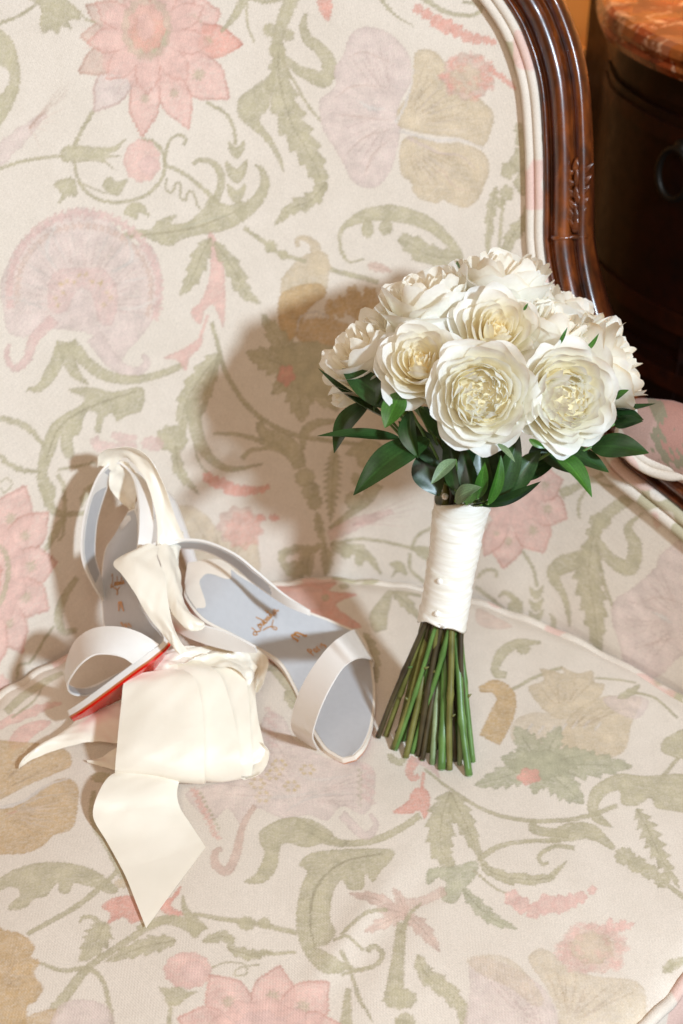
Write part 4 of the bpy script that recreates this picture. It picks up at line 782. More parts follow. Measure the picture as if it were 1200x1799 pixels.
def petal_geo(O, E, R, H, phi0, A, rho, hgt, op, curl, ruf, inner, nu=17, nv=13, dry=.0, seed=0):
    r_ = np.random.RandomState(seed); u = np.linspace(-1, 1, nu)[None, :]; v = np.linspace(0, 1, nv)[:, None]
    p = r_.rand(8)*6.28; k = r_.rand(6)
    wid = np.sin(np.pi*(.14+.62*v))**.6
    notch = .05*np.exp(-(u-.2*(k[0]-.5))**2*30)*(k[1] > .55)
    tipline = 1-.25*np.abs(u)**2.3-notch + .022*np.sin(4*u+p[0])+.009*np.sin(10*u+p[1])+.005*np.sin(19*u+p[7])
    vv = v*tipline
    r = R*rho*(1-(1-np.clip(vv, 0, 1))**2.3) + op*R*vv**2
    kk = np.clip((vv-.68)/.32, 0, 1.3); side = .6+.4*np.sin(2*u+p[2])
    r = r + curl*R*.20*kk**1.8*side; z = H*hgt*vv - curl*R*.20*kk**2.3*side
    r = r + .035*R*u*(vv**.5) + ruf*R*vv**2.5*(.7*np.sin(3.1*u+p[3])+.22*np.sin(7*u+p[4]))
    z = z + ruf*R*vv**2.5*(.6*np.sin(3.7*u+p[5])+.18*np.sin(8*u+p[6]))
    bulge = -.05*R*np.sin(np.pi*vv)*(1-u**2)*0
    phi = phi0 + A*u*wid
    ex, ey, ez = E
    V = O + ((r+bulge)*np.cos(phi))[..., None]*ex + ((r+bulge)*np.sin(phi))[..., None]*ey + (z+0*u)[..., None]*ez
    f = np.clip(.15+.95*vv, 0, 1)*(1-inner) + inner*np.clip(vv-.25, 0, 1)*.75
    C = CRM*(1-f[..., None]) + WHITE*f[..., None]
    gre = (np.clip(.3-vv, 0, .3)/.3*.2*(1-inner))[..., None]; C = C*(1-gre)+GRNW*gre
    ed = np.clip((v-.9)/.1, 0, 1)*np.clip(np.sin(4*u+p[1])*.6+.5, 0, 1)*(.25+dry); ed = np.clip(ed, 0, 1)[..., None]
    C = C*(1-ed)+EDGE*ed
    return V.reshape(-1, 3), grid_faces(nv, nu), np.clip(C, 0, 1).reshape(-1, 3)
def fold_geo(O, E, x, y, ang, w, z0, z1, lean, seed, inner):
    r_ = np.random.RandomState(seed); nu, nv = 9, 6; u = np.linspace(-1, 1, nu)[None, :]; v = np.linspace(0, 1, nv)[:, None]; p = r_.rand(5)*6.28
    cu = .42*(r_.rand()-.3); e1 = np.array([math.cos(ang), math.sin(ang)]); e2 = np.array([-e1[1], e1[0]])
    a = w*u*(.55+.45*v); d = w*cu*(u**2) + lean*w*v**2 + .16*w*np.sin(3*u+p[0])*v**2 + .08*w*np.sin(8*u+p[3])*v**3
    z = z0+(z1-z0)*v*(1-.16*u**2+.05*np.sin(6*u+p[1])+.03*np.sin(13*u+p[4])) - .10*w*np.clip(v-.7, 0, 1)*abs(lean)*3
    X = x+a*e1[0]+d*e2[0]; Y = y+a*e1[1]+d*e2[1]; ex, ey, ez = E
    V = O+X[..., None]*ex+Y[..., None]*ey+(z+0*u)[..., None]*ez
    f = np.clip((1-inner)*.5+.75*v**1.4*(1+0*u)-.05, 0, 1)[..., None]
    return V.reshape(-1, 3), grid_faces(nv, nu), (CRM*(1-f)+WHITE*f).reshape(-1, 3)
LAYERS = {
 'full': [(6, 1.0, .80, .06, 1.0, .74, .05), (6, .95, .95, .02, .75, .70, .05), (6, .87, 1.04, -.03, .5, .66, .05), (7, .79, 1.08, -.09, .25, .6, .05), (7, .69, 1.07, -.12, .12, .56, .05)],
 'cup': [(5, 1.0, .62, .12, 1.2, .82, .05), (5, .92, .84, .06, 1.0, .78, .045), (5, .82, .97, .0, .7, .76, .04), (5, .69, 1.04, -.05, .45, .78, .035), (5, .56, 1.06, -.08, .28, .8, .03), (4, .44, 1.06, -.09, .16, .85, .03), (4, .33, 1.04, -.08, .08, .9, .03), (3, .22, 1.0, -.06, .0, 1.0, .03), (3, .12, .97, -.03, 0, 1.1, .03)],
 'side': [(3, .80, .80, .14, 1.1, 1.28, .04), (4, .78, .93, .12, 1.0, 1.10, .05), (4, .73, 1.0, .10, .9, 1.02, .055), (5, .66, 1.04, .07, .7, .90, .06), (5, .56, 1.06, .03, .5, .86, .06), (5, .45, 1.05, 0, .4, .82, .055), (4, .32, 1.04, 0, .2, .9, .05), (3, .18, 1.03, 0, .1, 1.1, .04)],
 'bud': [(4, .75, .95, .0, .3, .95, .03), (4, .62, 1.0, -.06, .2, .95, .03), (3, .42, 1.0, -.1, .1, 1.0, .02), (2, .2, 1.0, 0, 0, 1.2, .02)],
}
def make_rose(px, py, depth, rpx, facing, kind, hk=1.05, seed=0, dry=0., nouter=2, label=None, squash=1.0):
    R = rpx*depth/FPX; ez = cdir(*facing); H = R*hk
    E = basis(ez, seed*1.7); top = PD(px, py, depth); O = top-ez*H*.95
    inner_parts, inner_cols, off = [], [], 0; r_ = np.random.RandomState(seed+40)
    rose = bpy.data.objects.new('rose', bpy.data.meshes.new('rose')); col.objects.link(rose); rose.parent = bouquet
    Ls = LAYERS[kind]
    for li, (n, rho, hg, op, cu, A, ruf) in enumerate(Ls):
        f0 = r_.rand()*6.28
        for i in range(n):
            inner = min(1, li/(len(Ls)-1))**1.2*(1.0 if kind == 'cup' else .7)
            if kind == 'full': inner = .05*li/(len(Ls)-1)
            g = petal_geo(O, E, R, H, f0+i*2*math.pi/n+.16*(r_.rand()-.5), A*(.94+.14*r_.rand()), rho*(.97+.06*r_.rand()), hg*(.95+.1*r_.rand()), op*(.7+.6*r_.rand()), cu*(.55+.8*r_.rand()), ruf*(.6+.8*r_.rand()), inner, dry=dry if li < 3 else dry*.4, seed=seed*100+li*13+i)
            if li < nouter: mesh_obj('petal', g[0], g[1], M['petal'], rose, True, g[2])
            else: inner_parts.append(g[:2]); inner_cols.append(g[2])
    if kind == 'full':
        k = 0
        for ring, n in ((.64, 9), (.58, 9), (.51, 8), (.45, 8), (.38, 7), (.31, 6), (.24, 5), (.17, 4), (.10, 3), (.04, 2)):
            f0 = r_.rand()*6.28
            for i in range(n):
                g = petal_geo(O, E, R, H, f0+i*6.283/n+.5*(r_.rand()-.5), (.36+.22*r_.rand())*(1+.5*(.64-ring)), ring*(.95+.1*r_.rand()), 1.05+.06*r_.rand()-.08*(1-ring/.64), -(.12+.12*r_.rand())*(.4+ring), .25*(r_.rand()-.4), .035+.025*r_.rand(), 0.08+.24*(1-ring/.64), seed=seed*1000+k); k += 1
                inner_parts.append(g[:2]); inner_cols.append(g[2])
        for i in range(2):
            t = r_.rand()*6.283; rr = R*(.1+.45*r_.rand()); ring = rr/R
            g = fold_geo(O, E, rr*math.cos(t), rr*math.sin(t), t+.9*(r_.rand()-.5), R*(.14+.08*r_.rand()), H*.4, H*(1.05+.05*r_.rand()-.08*(1-ring/.6)), 1.2*(r_.rand()-.5), seed*1000+500+i, .4); inner_parts.append(g[:2]); inner_cols.append(g[2])
    dr, dt_ = {'full': (.60, .86), 'cup': (.30, .80), 'side': (.55, .90), 'bud': (.3, .8)}[kind]
    V, F = ellipsoid(O+ez*H*(dt_-.35), (R*dr, R*dr, H*.35), 14, 10, np.array(E)); inner_parts.append((V, F)); inner_cols.append(np.broadcast_to(CRM, (len(V), 3)))
    V, F = ellipsoid(O+ez*H*.08, (R*.34, R*.34, R*.26), 10, 6, np.array(E)); inner_parts.append((V, F)); inner_cols.append(np.broadcast_to(np.array(srgb(96, 128, 62)), (len(V), 3)))
    V, F = join(inner_parts); me = rose.data
    me.from_pydata([tuple(map(float, v)) for v in V], [], F); me.polygons.foreach_set('use_smooth', [True]*len(me.polygons))
    at = me.color_attributes.new('tint', 'FLOAT_COLOR', 'POINT'); c4 = np.ones((len(V), 4), np.float32); c4[:, :3] = np.vstack(inner_cols); at.data.foreach_set('color', c4.ravel())
    me.materials.append(M['petal']); me.update()
    if label: rose['label'] = label
    return rose, O, E, R
ROSES = [
 (848, 694, 1.000, 91, (-.02, -.10, 1), 'full', 1.05, 1, .1, 3, 'fully opened ruffled white rose low at the front of the bouquet'),
 (1006, 700, 1.012, 90, (.30, -.12, 1), 'full', 1.05, 2, .1, 3, 'large ruffled white rose turned slightly to the right'),
 (737, 624, 1.018, 73, (-.12, .30, 1), 'cup', 1.25, 3, .05, 2, 'cup shaped cream rose with a yellow heart on the left'),
 (880, 568, 1.028, 74, (.12, .32, 1), 'cup', 1.25, 4, .05, 2, 'cup shaped cream rose with a deep heart in the middle'),
 (742, 500, 1.070, 95, (-.22, .92, .42), 'side', 1.75, 5, .15, 2, None),
 (628, 596, 1.076, 92, (-.62, .66, .42), 'side', 1.7, 6, .2, 2, None),
 (888, 464, 1.090, 94, (.10, .95, .40), 'side', 1.7, 7, .25, 2, 'topmost rose of the bouquet with frilled upper petals'),
 (982, 560, 1.060, 80, (.42, .82, .42), 'side', 1.7, 8, .25, 2, None),
 (1010, 532, 1.125, 78, (.45, .85, .25), 'side', 1.5, 9, .6, 2, None),
 (1100, 630, 1.072, 96, (.86, .34, .26), 'side', 1.6, 10, .75, 2, 'rose facing sideways at the right with tan dried petal edges'),
 (588, 690, 1.115, 34, (-.92, .10, .3), 'bud', 1.7, 11, .1, 1, 'small rose bud peeping out under the leaves'),
 (812, 524, 1.11, 76, (-.05, .9, .35), 'side', 1.2, 12, .2, 1, None),
 (940, 506, 1.125, 76, (.3, .9, .3), 'side', 1.2, 13, .2, 1, None),
]
BOWL = W1+AX*.03
for a in ROSES:
    rose, O, E, R = make_rose(*a)
    # flower neck down into the binding
    tgt = W1+AX*.012+(O-W1)*.10
    mid = (O-E[2]*.03+tgt)/2
    mesh_obj('flower_neck', *tube(crom([O+E[2]*.002, O-E[2]*.022, mid, tgt], 5), .0034, 7), M['stem_green'], rose)

def leaf_geo(base, tip, w, up, bend=.12, fold=.22, twist=0., nl=17, nw=15, shape=.8):
    base = np.asarray(base); tip = np.asarray(tip); d = tip-base; L = np.linalg.norm(d); e = d/L; up = unit(np.asarray(up)-np.dot(up, e)*e); sd = np.cross(e, up)
    V = []; C = []
    for i in range(nl):
        t = i/(nl-1); wd = w*.5*(math.sin(math.pi*min(1, t*.97+.03)**shape)**.85)*(1 if t < 1 else 0); wd = max(wd, w*.012)
        c = base+d*t+up*(bend*L*math.sin(math.pi*t)); tw = twist*(t-.3); s2 = sd*math.cos(tw)+up*math.sin(tw); u2 = -sd*math.sin(tw)+up*math.cos(tw)
        for j in range(nw):
            q = -1+2*j/(nw-1); V.append(c+s2*wd*q+u2*(fold*wd*abs(q)**1.3+.04*wd*math.sin(7*t+3*q)))
            C.append((1.0+.35*(abs(q) < .08)+.10*math.cos(q*14*math.pi/2)-.08*math.sin(9*t+q*3),)*3)
    return np.array(V), grid_faces(nl, nw), np.array(C)
def add_leaf(bx, by, bd, tx, ty, td, wpx, mat='leaf', up=(0, .25, 1), bend=.10, fold=.22, twist=0., parent=None, name='leaf', shape=.8):
    g = leaf_geo(PD(bx, by, bd), PD(tx, ty, td), wpx*(bd+td)/2/FPX, cdir(*up), bend, fold, twist, shape=shape)
    return mesh_obj(name, g[0], g[1], M[mat], parent or bouquet, True, g[2])
LV = [  # base, tip, width, material, facing, bend, fold, twist
 (694, 716, 1.050, 601, 648, 1.065, 50, 'leaf', (-.3, .35, 1), .10, .25, .2), (690, 742, 1.06, 559, 647, 1.085, 30, 'leaf', (.3, .9, .3), -.06, .5, .3), (705, 690, 1.03, 676, 752, 1.025, 44, 'leaf_bright', (-.3, .1, 1), .05, .12, .1),
 (700, 770, 1.06, 557, 766, 1.060, 30, 'leaf', (0, .8, .75), .03, .35, -.2), (650, 705, 1.08, 587, 796, 1.085, 46, 'leaf', (-.6, .3, .7), .16, .2, .2), (752, 772, 1.045, 621, 870, 1.03, 62, 'leaf', (-.2, .55, .8), .12, .16, .2),
 (722, 722, 1.035, 735, 805, 1.030, 40, 'leaf', (-.75, .1, .8), .12, .55, .3), (738, 800, 1.075, 772, 872, 1.075, 58, 'leaf', (-.1, .1, 1), .04, .2, 0), (742, 716, 1.035, 786, 782, 1.04, 34, 'leaf', (.2, .25, .9), .10, .3, -.3), (700, 640, 1.045, 655, 725, 1.05, 20, 'leaf', (-.5, .4, .8), .05, .5, 0),
 (800, 808, 1.04, 757, 851, 1.03, 24, 'leaf_pale', (.2, .7, .6), .10, .4, .5), (800, 880, 1.05, 846, 856, 1.035, 34, 'leaf_pale', (.0, .5, .9), .14, .15, .3), (846, 888, 1.05, 950, 846, 1.03, 32, 'leaf', (.0, .8, .7), -.10, .2, -.2), (820, 885, 1.055, 838, 850, 1.04, 18, 'leaf_bright', (.3, .2, .9), .06, .3, 0),
 (972, 792, 1.05, 1040, 874, 1.035, 42, 'leaf_bright', (.5, .3, .9), .08, .35, .2), (990, 788, 1.065, 1070, 830, 1.06, 40, 'leaf', (.1, .6, .8), .04, .2, 0), (1040, 785, 1.06, 1140, 796, 1.045, 52, 'leaf', (.0, .45, .9), .10, .18, .1), (1075, 716, 1.08, 1152, 709, 1.07, 26, 'leaf', (0, .9, .5), -.08, .3, 0),
 (1068, 728, 1.08, 1131, 738, 1.07, 34, 'leaf', (.2, .6, .7), .08, .3, 0), (1080, 745, 1.075, 1130, 740, 1.06, 26, 'leaf', (.3, .2, .9), .05, .3, .2), (950, 800, 1.07, 1030, 835, 1.07, 36, 'leaf', (-.2, .7, .7), .0, .2, 0),
 (850, 880, 1.055, 845, 778, 1.05, 36, 'leaf', (-.2, .1, 1), .05, .4, 0), (868, 880, 1.06, 912, 760, 1.05, 44, 'leaf', (.4, .1, 1), .05, .35, 0), (835, 882, 1.06, 812, 780, 1.06, 36, 'leaf', (-.4, .1, 1), .05, .35, 0), (880, 870, 1.065, 950, 790, 1.06, 46, 'leaf', (.3, .4, .9), .08, .3, 0),
 (815, 880, 1.065, 785, 760, 1.07, 44, 'leaf', (-.3, .2, 1), .03, .3, 0), (858, 885, 1.045, 880, 800, 1.035, 26, 'leaf_bright', (.6, .1, .9), .06, .5, 0), (840, 875, 1.05, 852, 812, 1.035, 24, 'leaf_bright', (.1, .1, 1), .04, .3, 0), (800, 860, 1.06, 790, 800, 1.05, 26, 'leaf', (-.5, 0, 1), .06, .4, 0),
 (780, 820, 1.07, 700, 740, 1.08, 44, 'leaf', (-.2, .4, .9), .06, .25, 0), (900, 840, 1.075, 985, 800, 1.08, 50, 'leaf', (.1, .5, .9), .06, .25, 0), (760, 790, 1.075, 700, 800, 1.08, 36, 'leaf', (-.1, .6, .8), .04, .3, 0), (870, 860, 1.07, 880, 770, 1.085, 60, 'leaf', (.1, .1, 1), .02, .2, 0), (820, 850, 1.075, 800, 750, 1.09, 60, 'leaf', (-.1, .1, 1), .02, .2, 0), (930, 820, 1.085, 1000, 760, 1.09, 50, 'leaf', (.1, .4, .9), .02, .2, 0),
]
for a in LV:
    bx, by, bd, tx, ty, td, w, mt, up, be, fo, tw = a; lf = add_leaf(bx, by, bd, tx, ty, td, w, mt, up, be, fo, tw)
    bp = PD(bx, by, bd); q = W1+AX*.004+(bp-W1)*.05
    mesh_obj('leaf_stalk', *tube(crom([bp, (bp*.5+q*.5)-np.array([0, 0, .004]), q], 4), .0011, 5), M['stem_green'], lf)
for a in ((982, 606, 1.02, 997, 575, 1.015, 7, 'leaf_bright', (0, .2, 1)), (1026, 618, 1.03, 1052, 586, 1.02, 10, 'leaf_bright', (.4, .1, 1)), (920, 545, 1.04, 928, 532, 1.035, 5, 'leaf_bright', (0, 0, 1)), (1080, 700, 1.05, 1105, 685, 1.04, 14, 'leaf_bright', (.1, .4, 1)), (875, 780, 1.01, 905, 812, 1.0, 12, 'leaf_pale', (.3, .1, 1)), (930, 772, 1.0, 958, 788, 1.0, 12, 'leaf_bright', (.3, -.4, 1)), (805, 478, 1.1, 803, 458, 1.1, 8, 'leaf_pale', (0, 0, 1))):
    add_leaf(*a, name='sepal')

# silk wrapped handle
def wrap_geo():
    n, m = 64, 72; ex, ey, ez = basis(AX); V = []; L = np.linalg.norm(W1-W0); r1 = np.random.RandomState(8); ph = r1.rand(30)*6.28
    for i in range(m):
        t = i/(m-1)
        for j in range(n):
            a = 2*math.pi*j/n; r = .0193+.0042*t**1.6+.0012*(1-t)**3
            r += .00016*math.sin(64*t+2.2*math.sin(a*2+ph[0])+ph[1])+.00014*math.sin(103*t+3*math.sin(a+ph[2]))+.00012*math.sin(33*t+4*math.sin(a+ph[3]))
            r += .0010*(((a/(2*math.pi)+t*2.6) % 1.0)-.5)+.0004*math.sin(a*2+t*3)
            tt = t; dz = 0
            if t > .93: dz = .0035*math.sin(a*2+1.1)*(t-.93)/.07; r += .0008*math.sin(a*5)
            if t < .07: dz = (.0025*math.sin(a*2+2.6)+.001*math.sin(a*5))*(.07-t)/.07
            V.append(W0+AX*(L*tt+dz)+(ex*math.cos(a)*1.03+ey*math.sin(a)*.97)*r)
    # turned-in rim at both ends
    V = np.array(V); top = V[-n:]; bot = V[:n]; ct, cb = top.mean(0), bot.mean(0)
    V = np.vstack([ct+(top-ct)*.86-AX*.004*0 + 0*top - AX*.003 if False else cb+(bot-cb)*.92+AX*.006, V, ct+(top-ct)*.92-AX*.006])
    return V, grid_faces(m+2, n, True)
wrap = mesh_obj('silk_wrap', *wrap_geo(), M['silk'], bouquet); wrap['label'] = 'ivory silk ribbon wound round the stems'
def wrap_surface(px, py):
    d = rays(np.array([[px, py]], float))[0]; best = None
    for t_ in np.linspace(.9, 1.25, 1400):
        Q = EYE+d*t_; s_ = np.dot(Q-W0, AX); rr = np.linalg.norm(Q-W0-AX*s_); tt = np.clip(s_/np.linalg.norm(W1-W0), 0, 1)
        if rr < .0197+.0042*tt**1.6: return Q
    return EYE+d*1.1
for px, py in ((770, 1021), (765, 1078), (779, 872)):
    q = wrap_surface(px+3, py); V, F = ellipsoid(q, (.0028, .0028, .0028), 12, 8); mesh_obj('pearl_pin', V, F, M['pearl'], wrap)
for k in range(14):
    a_ = k*2.4; q_ = basis(AX); o_ = (q_[0]*math.cos(a_)+q_[1]*math.sin(a_))*.0055*math.sqrt(k+.5)*.95
    mesh_obj('stem', *tube(crom([W1-AX*.012+o_*.9, W1+AX*.012+o_*1.1, W1+AX*.05+o_*2.0], 5), .0029, 7), M[('stem_green', 'stem_olive', 'stem_dark')[k % 3]], bouquet)
# stems below the wrap
ST = [(664, 1292, 742, 1094, 'stem_dark', .0030), (678, 1290, 746, 1096, 'stem_olive', .0032), (691, 1312, 760, 1095, 'stem_olive', .0034), (700, 1300, 770, 1096, 'stem_green', .0028), (713, 1326, 765, 1094, 'stem_olive', .0034), (724, 1318, 790, 1098, 'stem_green', .0030), (735, 1322, 775, 1094, 'stem_dark', .0034),
      (752, 1315, 775, 1100, 'stem_olive', .0032), (760, 1336, 766, 1130, 'stem_grey', .0036), (776, 1346, 784, 1100, 'stem_green', .0044), (790, 1348, 788, 1097, 'stem_olive', .0034), (800, 1332, 775, 1097, 'stem_dark', .0032), (806, 1318, 808, 1098, 'stem_green', .0030), (824, 1360, 786, 1096, 'stem_green', .0040), (831, 1336, 800, 1098, 'stem_green', .0030),
      (814, 1330, 812, 1100, 'stem_dark', .0030), (745, 1300, 752, 1096, 'stem_dark', .0034), (700, 1288, 741, 1092, 'stem_olive', .0028), (770, 1310, 798, 1098, 'stem_dark', .0034), (785, 1305, 760, 1096, 'stem_dark', .0032), (730, 1292, 757, 1096, 'stem_dark', .0032), (715, 1296, 750, 1096, 'stem_dark', .0034), (796, 1300, 814, 1096, 'stem_olive', .0030), (742, 1330, 790, 1098, 'stem_dark', .0028), (808, 1340, 806, 1098, 'stem_grey', .0026)]
for k in range(30):
    ST.append((rng.uniform(690, 815), rng.uniform(1285, 1315), rng.uniform(748, 808), 1097, rng.choice(('stem_dark', 'stem_olive', 'stem_green', 'stem_green')), rng.uniform(.0022, .003)))
for k, (bx, by, tx, ty, mt, rr) in enumerate(ST):
    bp = hit_seat(np.array([(bx, by)], float))[0]; bp[2] += .0005-seat_dent(bp[0], bp[1]); rr *= .76
    side_ = (k % 5-2)*.004; tp = W0 + (PY(tx, ty, W0[1])-W0)*.9 + np.array([0, side_*1.4, side_*.3])+AX*.018
    off_ = tp-W0-AX*np.dot(tp-W0, AX); rl_ = np.linalg.norm(off_); tp = tp-off_*(1-min(1, .0145/max(rl_, 1e-6)))
    mids = [bp*(1-f)+tp*f+np.array([rng.uniform(-.0016, .0016), rng.uniform(-.0016, .0016), 0]) for f in (.3, .62)]
    P = crom([bp, *mids, tp], 7); r = np.full(len(P), rr); node = rng.randint(4, len(P)-5); r[node] *= 1.28; r[node+1] *= 1.1; r[0] *= 1.04
    st = mesh_obj('stem', *tube(P, r, 9), M[mt], bouquet)
    if k % 2 == 0:
        i = rng.randint(4, 15); T = unit(P[i+1]-P[i-1]); s0 = unit(np.cross(T, FWD)*rng.choice((-1, 1))-FWD*.5)
        mesh_obj('thorn', *tube([P[i]+s0*rr*.7, P[i]+s0*(rr+.0012)+T*.0008, P[i]+s0*(rr+.0028)+T*.002], (.0016, .001, .0002), 6), M['stem_olive' if k % 4 else 'stem_green'], st)
    V, F = ellipsoid(bp+np.array([0, 0, .001]), (rr*.96, rr*.96, .001), 9, 4); mesh_obj('cut_end', V, F, M['stem_grey'], st)

# ------------------------------------------------------------------ sandals
def loft(name, rails, mat, parent, n=10, m=7, th=.0008, sag=0.0, off=0., close_smooth=True):
    """strip of cloth or leather between two edge rails (lists of points)"""
    A = crom(np.array(rails[0]), n); Bq = crom(np.array(rails[1]), n); k = np.linspace(0, 1, m)[None, :, None]
    G = A[:, None]*(1-k)+Bq[:, None]*k
    if sag:
        T = np.gradient(G.mean(1), axis=0); W = Bq-A; Nn = rowunit(np.cross(T, W)); G = G+Nn[:, None]*(sag*np.sin(np.pi*k))
    o = mesh_obj(name, G.reshape(-1, 3), grid_faces(len(A), m), mat, parent)
    if th: solid(o, th, off)
    return o
def footbed(parent, L, Rr, inset, t_top, th, mat, name, nrm_sign, n=8, i0=0, i1=None, pad=None):
    A = crom(np.array(L), n); Bq = crom(np.array(Rr), n); A, Bq = A[i0:i1], Bq[i0:i1]
    Cc = (A+Bq)/2; W = Bq-A; T = np.gradient(Cc, axis=0); Nn = rowunit(np.cross(T, W))*nrm_sign
    A2 = A+rowunit(W)*inset; B2 = Bq-rowunit(W)*inset
    if inset > 0:
        T1 = rowunit(T); A2[-1] -= T1[-1]*inset; B2[-1] -= T1[-1]*inset; A2[0] += T1[0]*inset; B2[0] += T1[0]*inset
    m = 9; k = np.linspace(0, 1, m)[None, :, None]
    top = A2[:, None]*(1-k)+B2[:, None]*k + Nn[:, None]*t_top; bot = top-Nn[:, None]*th
    nA = len(A); V = np.vstack([top.reshape(-1, 3), bot.reshape(-1, 3)]); F = grid_faces(nA, m); N0 = nA*m
    F += [tuple(N0+i for i in f[::-1]) for f in grid_faces(nA, m)]
    for i in range(nA-1):
        F.append((i*m, (i+1)*m, N0+(i+1)*m, N0+i*m)); F.append((i*m+m-1, N0+i*m+m-1, N0+(i+1)*m+m-1, (i+1)*m+m-1))
    for j in range(m-1):
        F.append((j, N0+j, N0+j+1, j+1)); q = (nA-1)*m; F.append((q+j, q+j+1, N0+q+j+1, N0+q+j))
    o = mesh_obj(name, V, F, mat, parent)
    md = o.modifiers.new('edge', 'EDGE_SPLIT'); md.split_angle = math.radians(50)
    return o, (Cc, rowunit(W), rowunit(T), Nn, np.linalg.norm(W, axis=1))
def flat_strokes(strokes, org, ex, ey, nz, w, lift):
    parts = []
    for s_ in strokes:
        P = crom(np.array(s_, float), 5) if len(s_) > 2 else np.array(s_, float)
        Q = org+P[:, :1]*ex+P[:, 1:2]*ey+nz*lift; T = np.gradient(Q, axis=0); S = rowunit(np.cross(T, nz)); ww = np.full(len(Q), w); ww[0] *= .6; ww[-1] *= .6
        V = np.vstack([np.stack([Q-S*ww[:, None], Q+S*ww[:, None]], 1).reshape(-1, 3)]); parts.append((V, grid_faces(len(Q), 2)))
    return join(parts)
SCRIPT = [  # flowing signature
 [(-.2, 1.0), (.05, 1.3), (.1, .8), (-.05, .1), (-.25, -.2), (-.4, 0), (-.2, .15), (.15, -.15), (.4, .05)], [(.5, .35), (.38, .1), (.5, 0), (.62, .15), (.55, .4), (.5, .3), (.72, .3)], [(.75, .4), (.72, .1), (.82, .02), (.95, .35), (.94, .05), (1.05, 0)],
 [(1.05, 1.0), (1.08, .5), (1.05, .05), (1.2, .05), (1.25, .3), (1.1, .3)], [(1.4, .35), (1.32, .1), (1.42, .02), (1.5, .2), (1.4, .35)], [(1.6, .4), (1.58, .1), (1.68, .05), (1.78, .35), (1.78, .05)], [(1.95, .9), (1.9, .3), (1.95, .02), (2.05, .1)], [(1.8, .6), (2.12, .65)], [(2.15, .35), (2.14, .05), (2.22, .03)],
 [(2.28, .05), (2.3, .35), (2.42, .38), (2.44, .05), (2.6, .15)], [(.3, -.25), (.9, -.45), (1.1, -.9), (.9, -1.0), (.95, -.6), (1.6, -.2)]]
ARCH = [[(-.5, -.5), (-.42, .2), (-.2, .5), (0, .2), (.0, -.25)], [(0, .2), (.15, .48), (.38, .35), (.42, -.1), (.45, -.5), (.62, -.55)], [(-.5, -.5), (-.7, -.45)]]
PARIS = [[(0, -.5), (0, .5), (.3, .48), (.34, .2), (.05, .05)], [(.85, .15), (.62, .1), (.58, -.35), (.85, -.3)], [(.87, .18), (.88, -.5)], [(1.15, -.5), (1.15, .15), (1.35, .18)], [(1.6, -.5), (1.6, .15)], [(1.6, .34), (1.6, .42)], [(2.12, .15), (1.9, .15), (1.9, -.1), (2.12, -.2), (2.1, -.5), (1.86, -.48)]]
def lettering(parent, fb, idx, k, scale_w, strokes, name, wid, centre, up=-1):
    Cc, W, T, Nn, wl_ = fb; ex = W[idx]; ey = T[idx]*up; org = Cc[idx]+ex*centre
    V, F = flat_strokes(strokes, org, ex*scale_w, ey*scale_w, Nn[idx], wid, k)
    return mesh_obj(name, V, F, M['gold'], parent)

# --- sandal standing on its toe and heel in front
sA = empty('sandal', 'white satin ribbon sandal standing upright with its pale blue footbed showing, toe by the stems', 'sandal', 'pair of bridal sandals')
ZA = [(.0, .088), (.08, .087), (.2, .079), (.35, .060), (.5, .037), (.62, .020), (.75, .0135), (.85, .013), (.93, .0135), (.98, .0145), (1.0, .015)]
LA = [(324, 1030), (326, 1052), (355, 1089), (401, 1114), (447, 1138), (489, 1165), (517, 1212), (540, 1268), (566, 1312), (584, 1326), (600, 1334)]
RA = [(330, 988), (386, 983), (424, 1010), (470, 1036), (530, 1069), (590, 1093), (640, 1122), (658, 1195), (656, 1262), (642, 1306), (622, 1328)]
LA3 = [PZ(x, y, z) for (x, y), (_, z) in zip(LA, ZA)]; RA3 = [PZ(x, y, z+.004) for (x, y), (_, z) in zip(RA, ZA)]
sole, _ = footbed(sA, LA3, RA3, .0030, -.0055, .0022, M['red'], 'sole', 1, 8, 0, -6)
edgeA, _ = footbed(sA, LA3, RA3, .0003, -.0045, .0012, M['tan_edge'], 'sole_edge', 1)
baseA, _ = footbed(sA, LA3, RA3, .0, 0, .0045, M['cream_leather'], 'footbed', 1)
inA, fbA = footbed(sA, LA3, RA3, .0028, .0006, .001, M['insole'], 'insole', 1)
nA_ = len(fbA[0])
# cream heel pad with a scalloped front
def heel_pad(parent, fb, i1, lift):
    Cc, W, T, Nn, wl_ = fb; V = []; m = 31; rows = i1
    for i in range(rows):
        for j in range(m):
            q = -1+2*j/(m-1); V.append((i, q))
    P = []
    for i, q in V:
        f = i/(rows-1); lim = .66+.10*math.exp(-((abs(q)-.72)/.2)**2)-.26*math.exp(-(q/.42)**4)
        x = f*lim*(rows-1); i0_ = min(int(x), rows-2); fr_ = x-i0_
        c = Cc[i0_]*(1-fr_)+Cc[i0_+1]*fr_; w = W[i0_]*(1-fr_)+W[i0_+1]*fr_; wl2 = (wl_[i0_]*(1-fr_)+wl_[i0_+1]*fr_)
        P.append(c+w*q*(wl2/2-.0029)+Nn[i0_]*lift)
    return np.array(P), grid_faces(rows, m)
mesh_obj('heel_pad', *heel_pad(inA, fbA, 20, .0012), M['cream_leather'], inA)
lettering(inA, fbA, 29, .0012, .0125, SCRIPT, 'signature_lettering', .0005, -.015)
lettering(inA, fbA, 37, .0012, .009, ARCH, 'arch_emblem', .0009, .0)
lettering(inA, fbA, 43, .0012, .0074, PARIS, 'city_lettering', .0006, -.008)
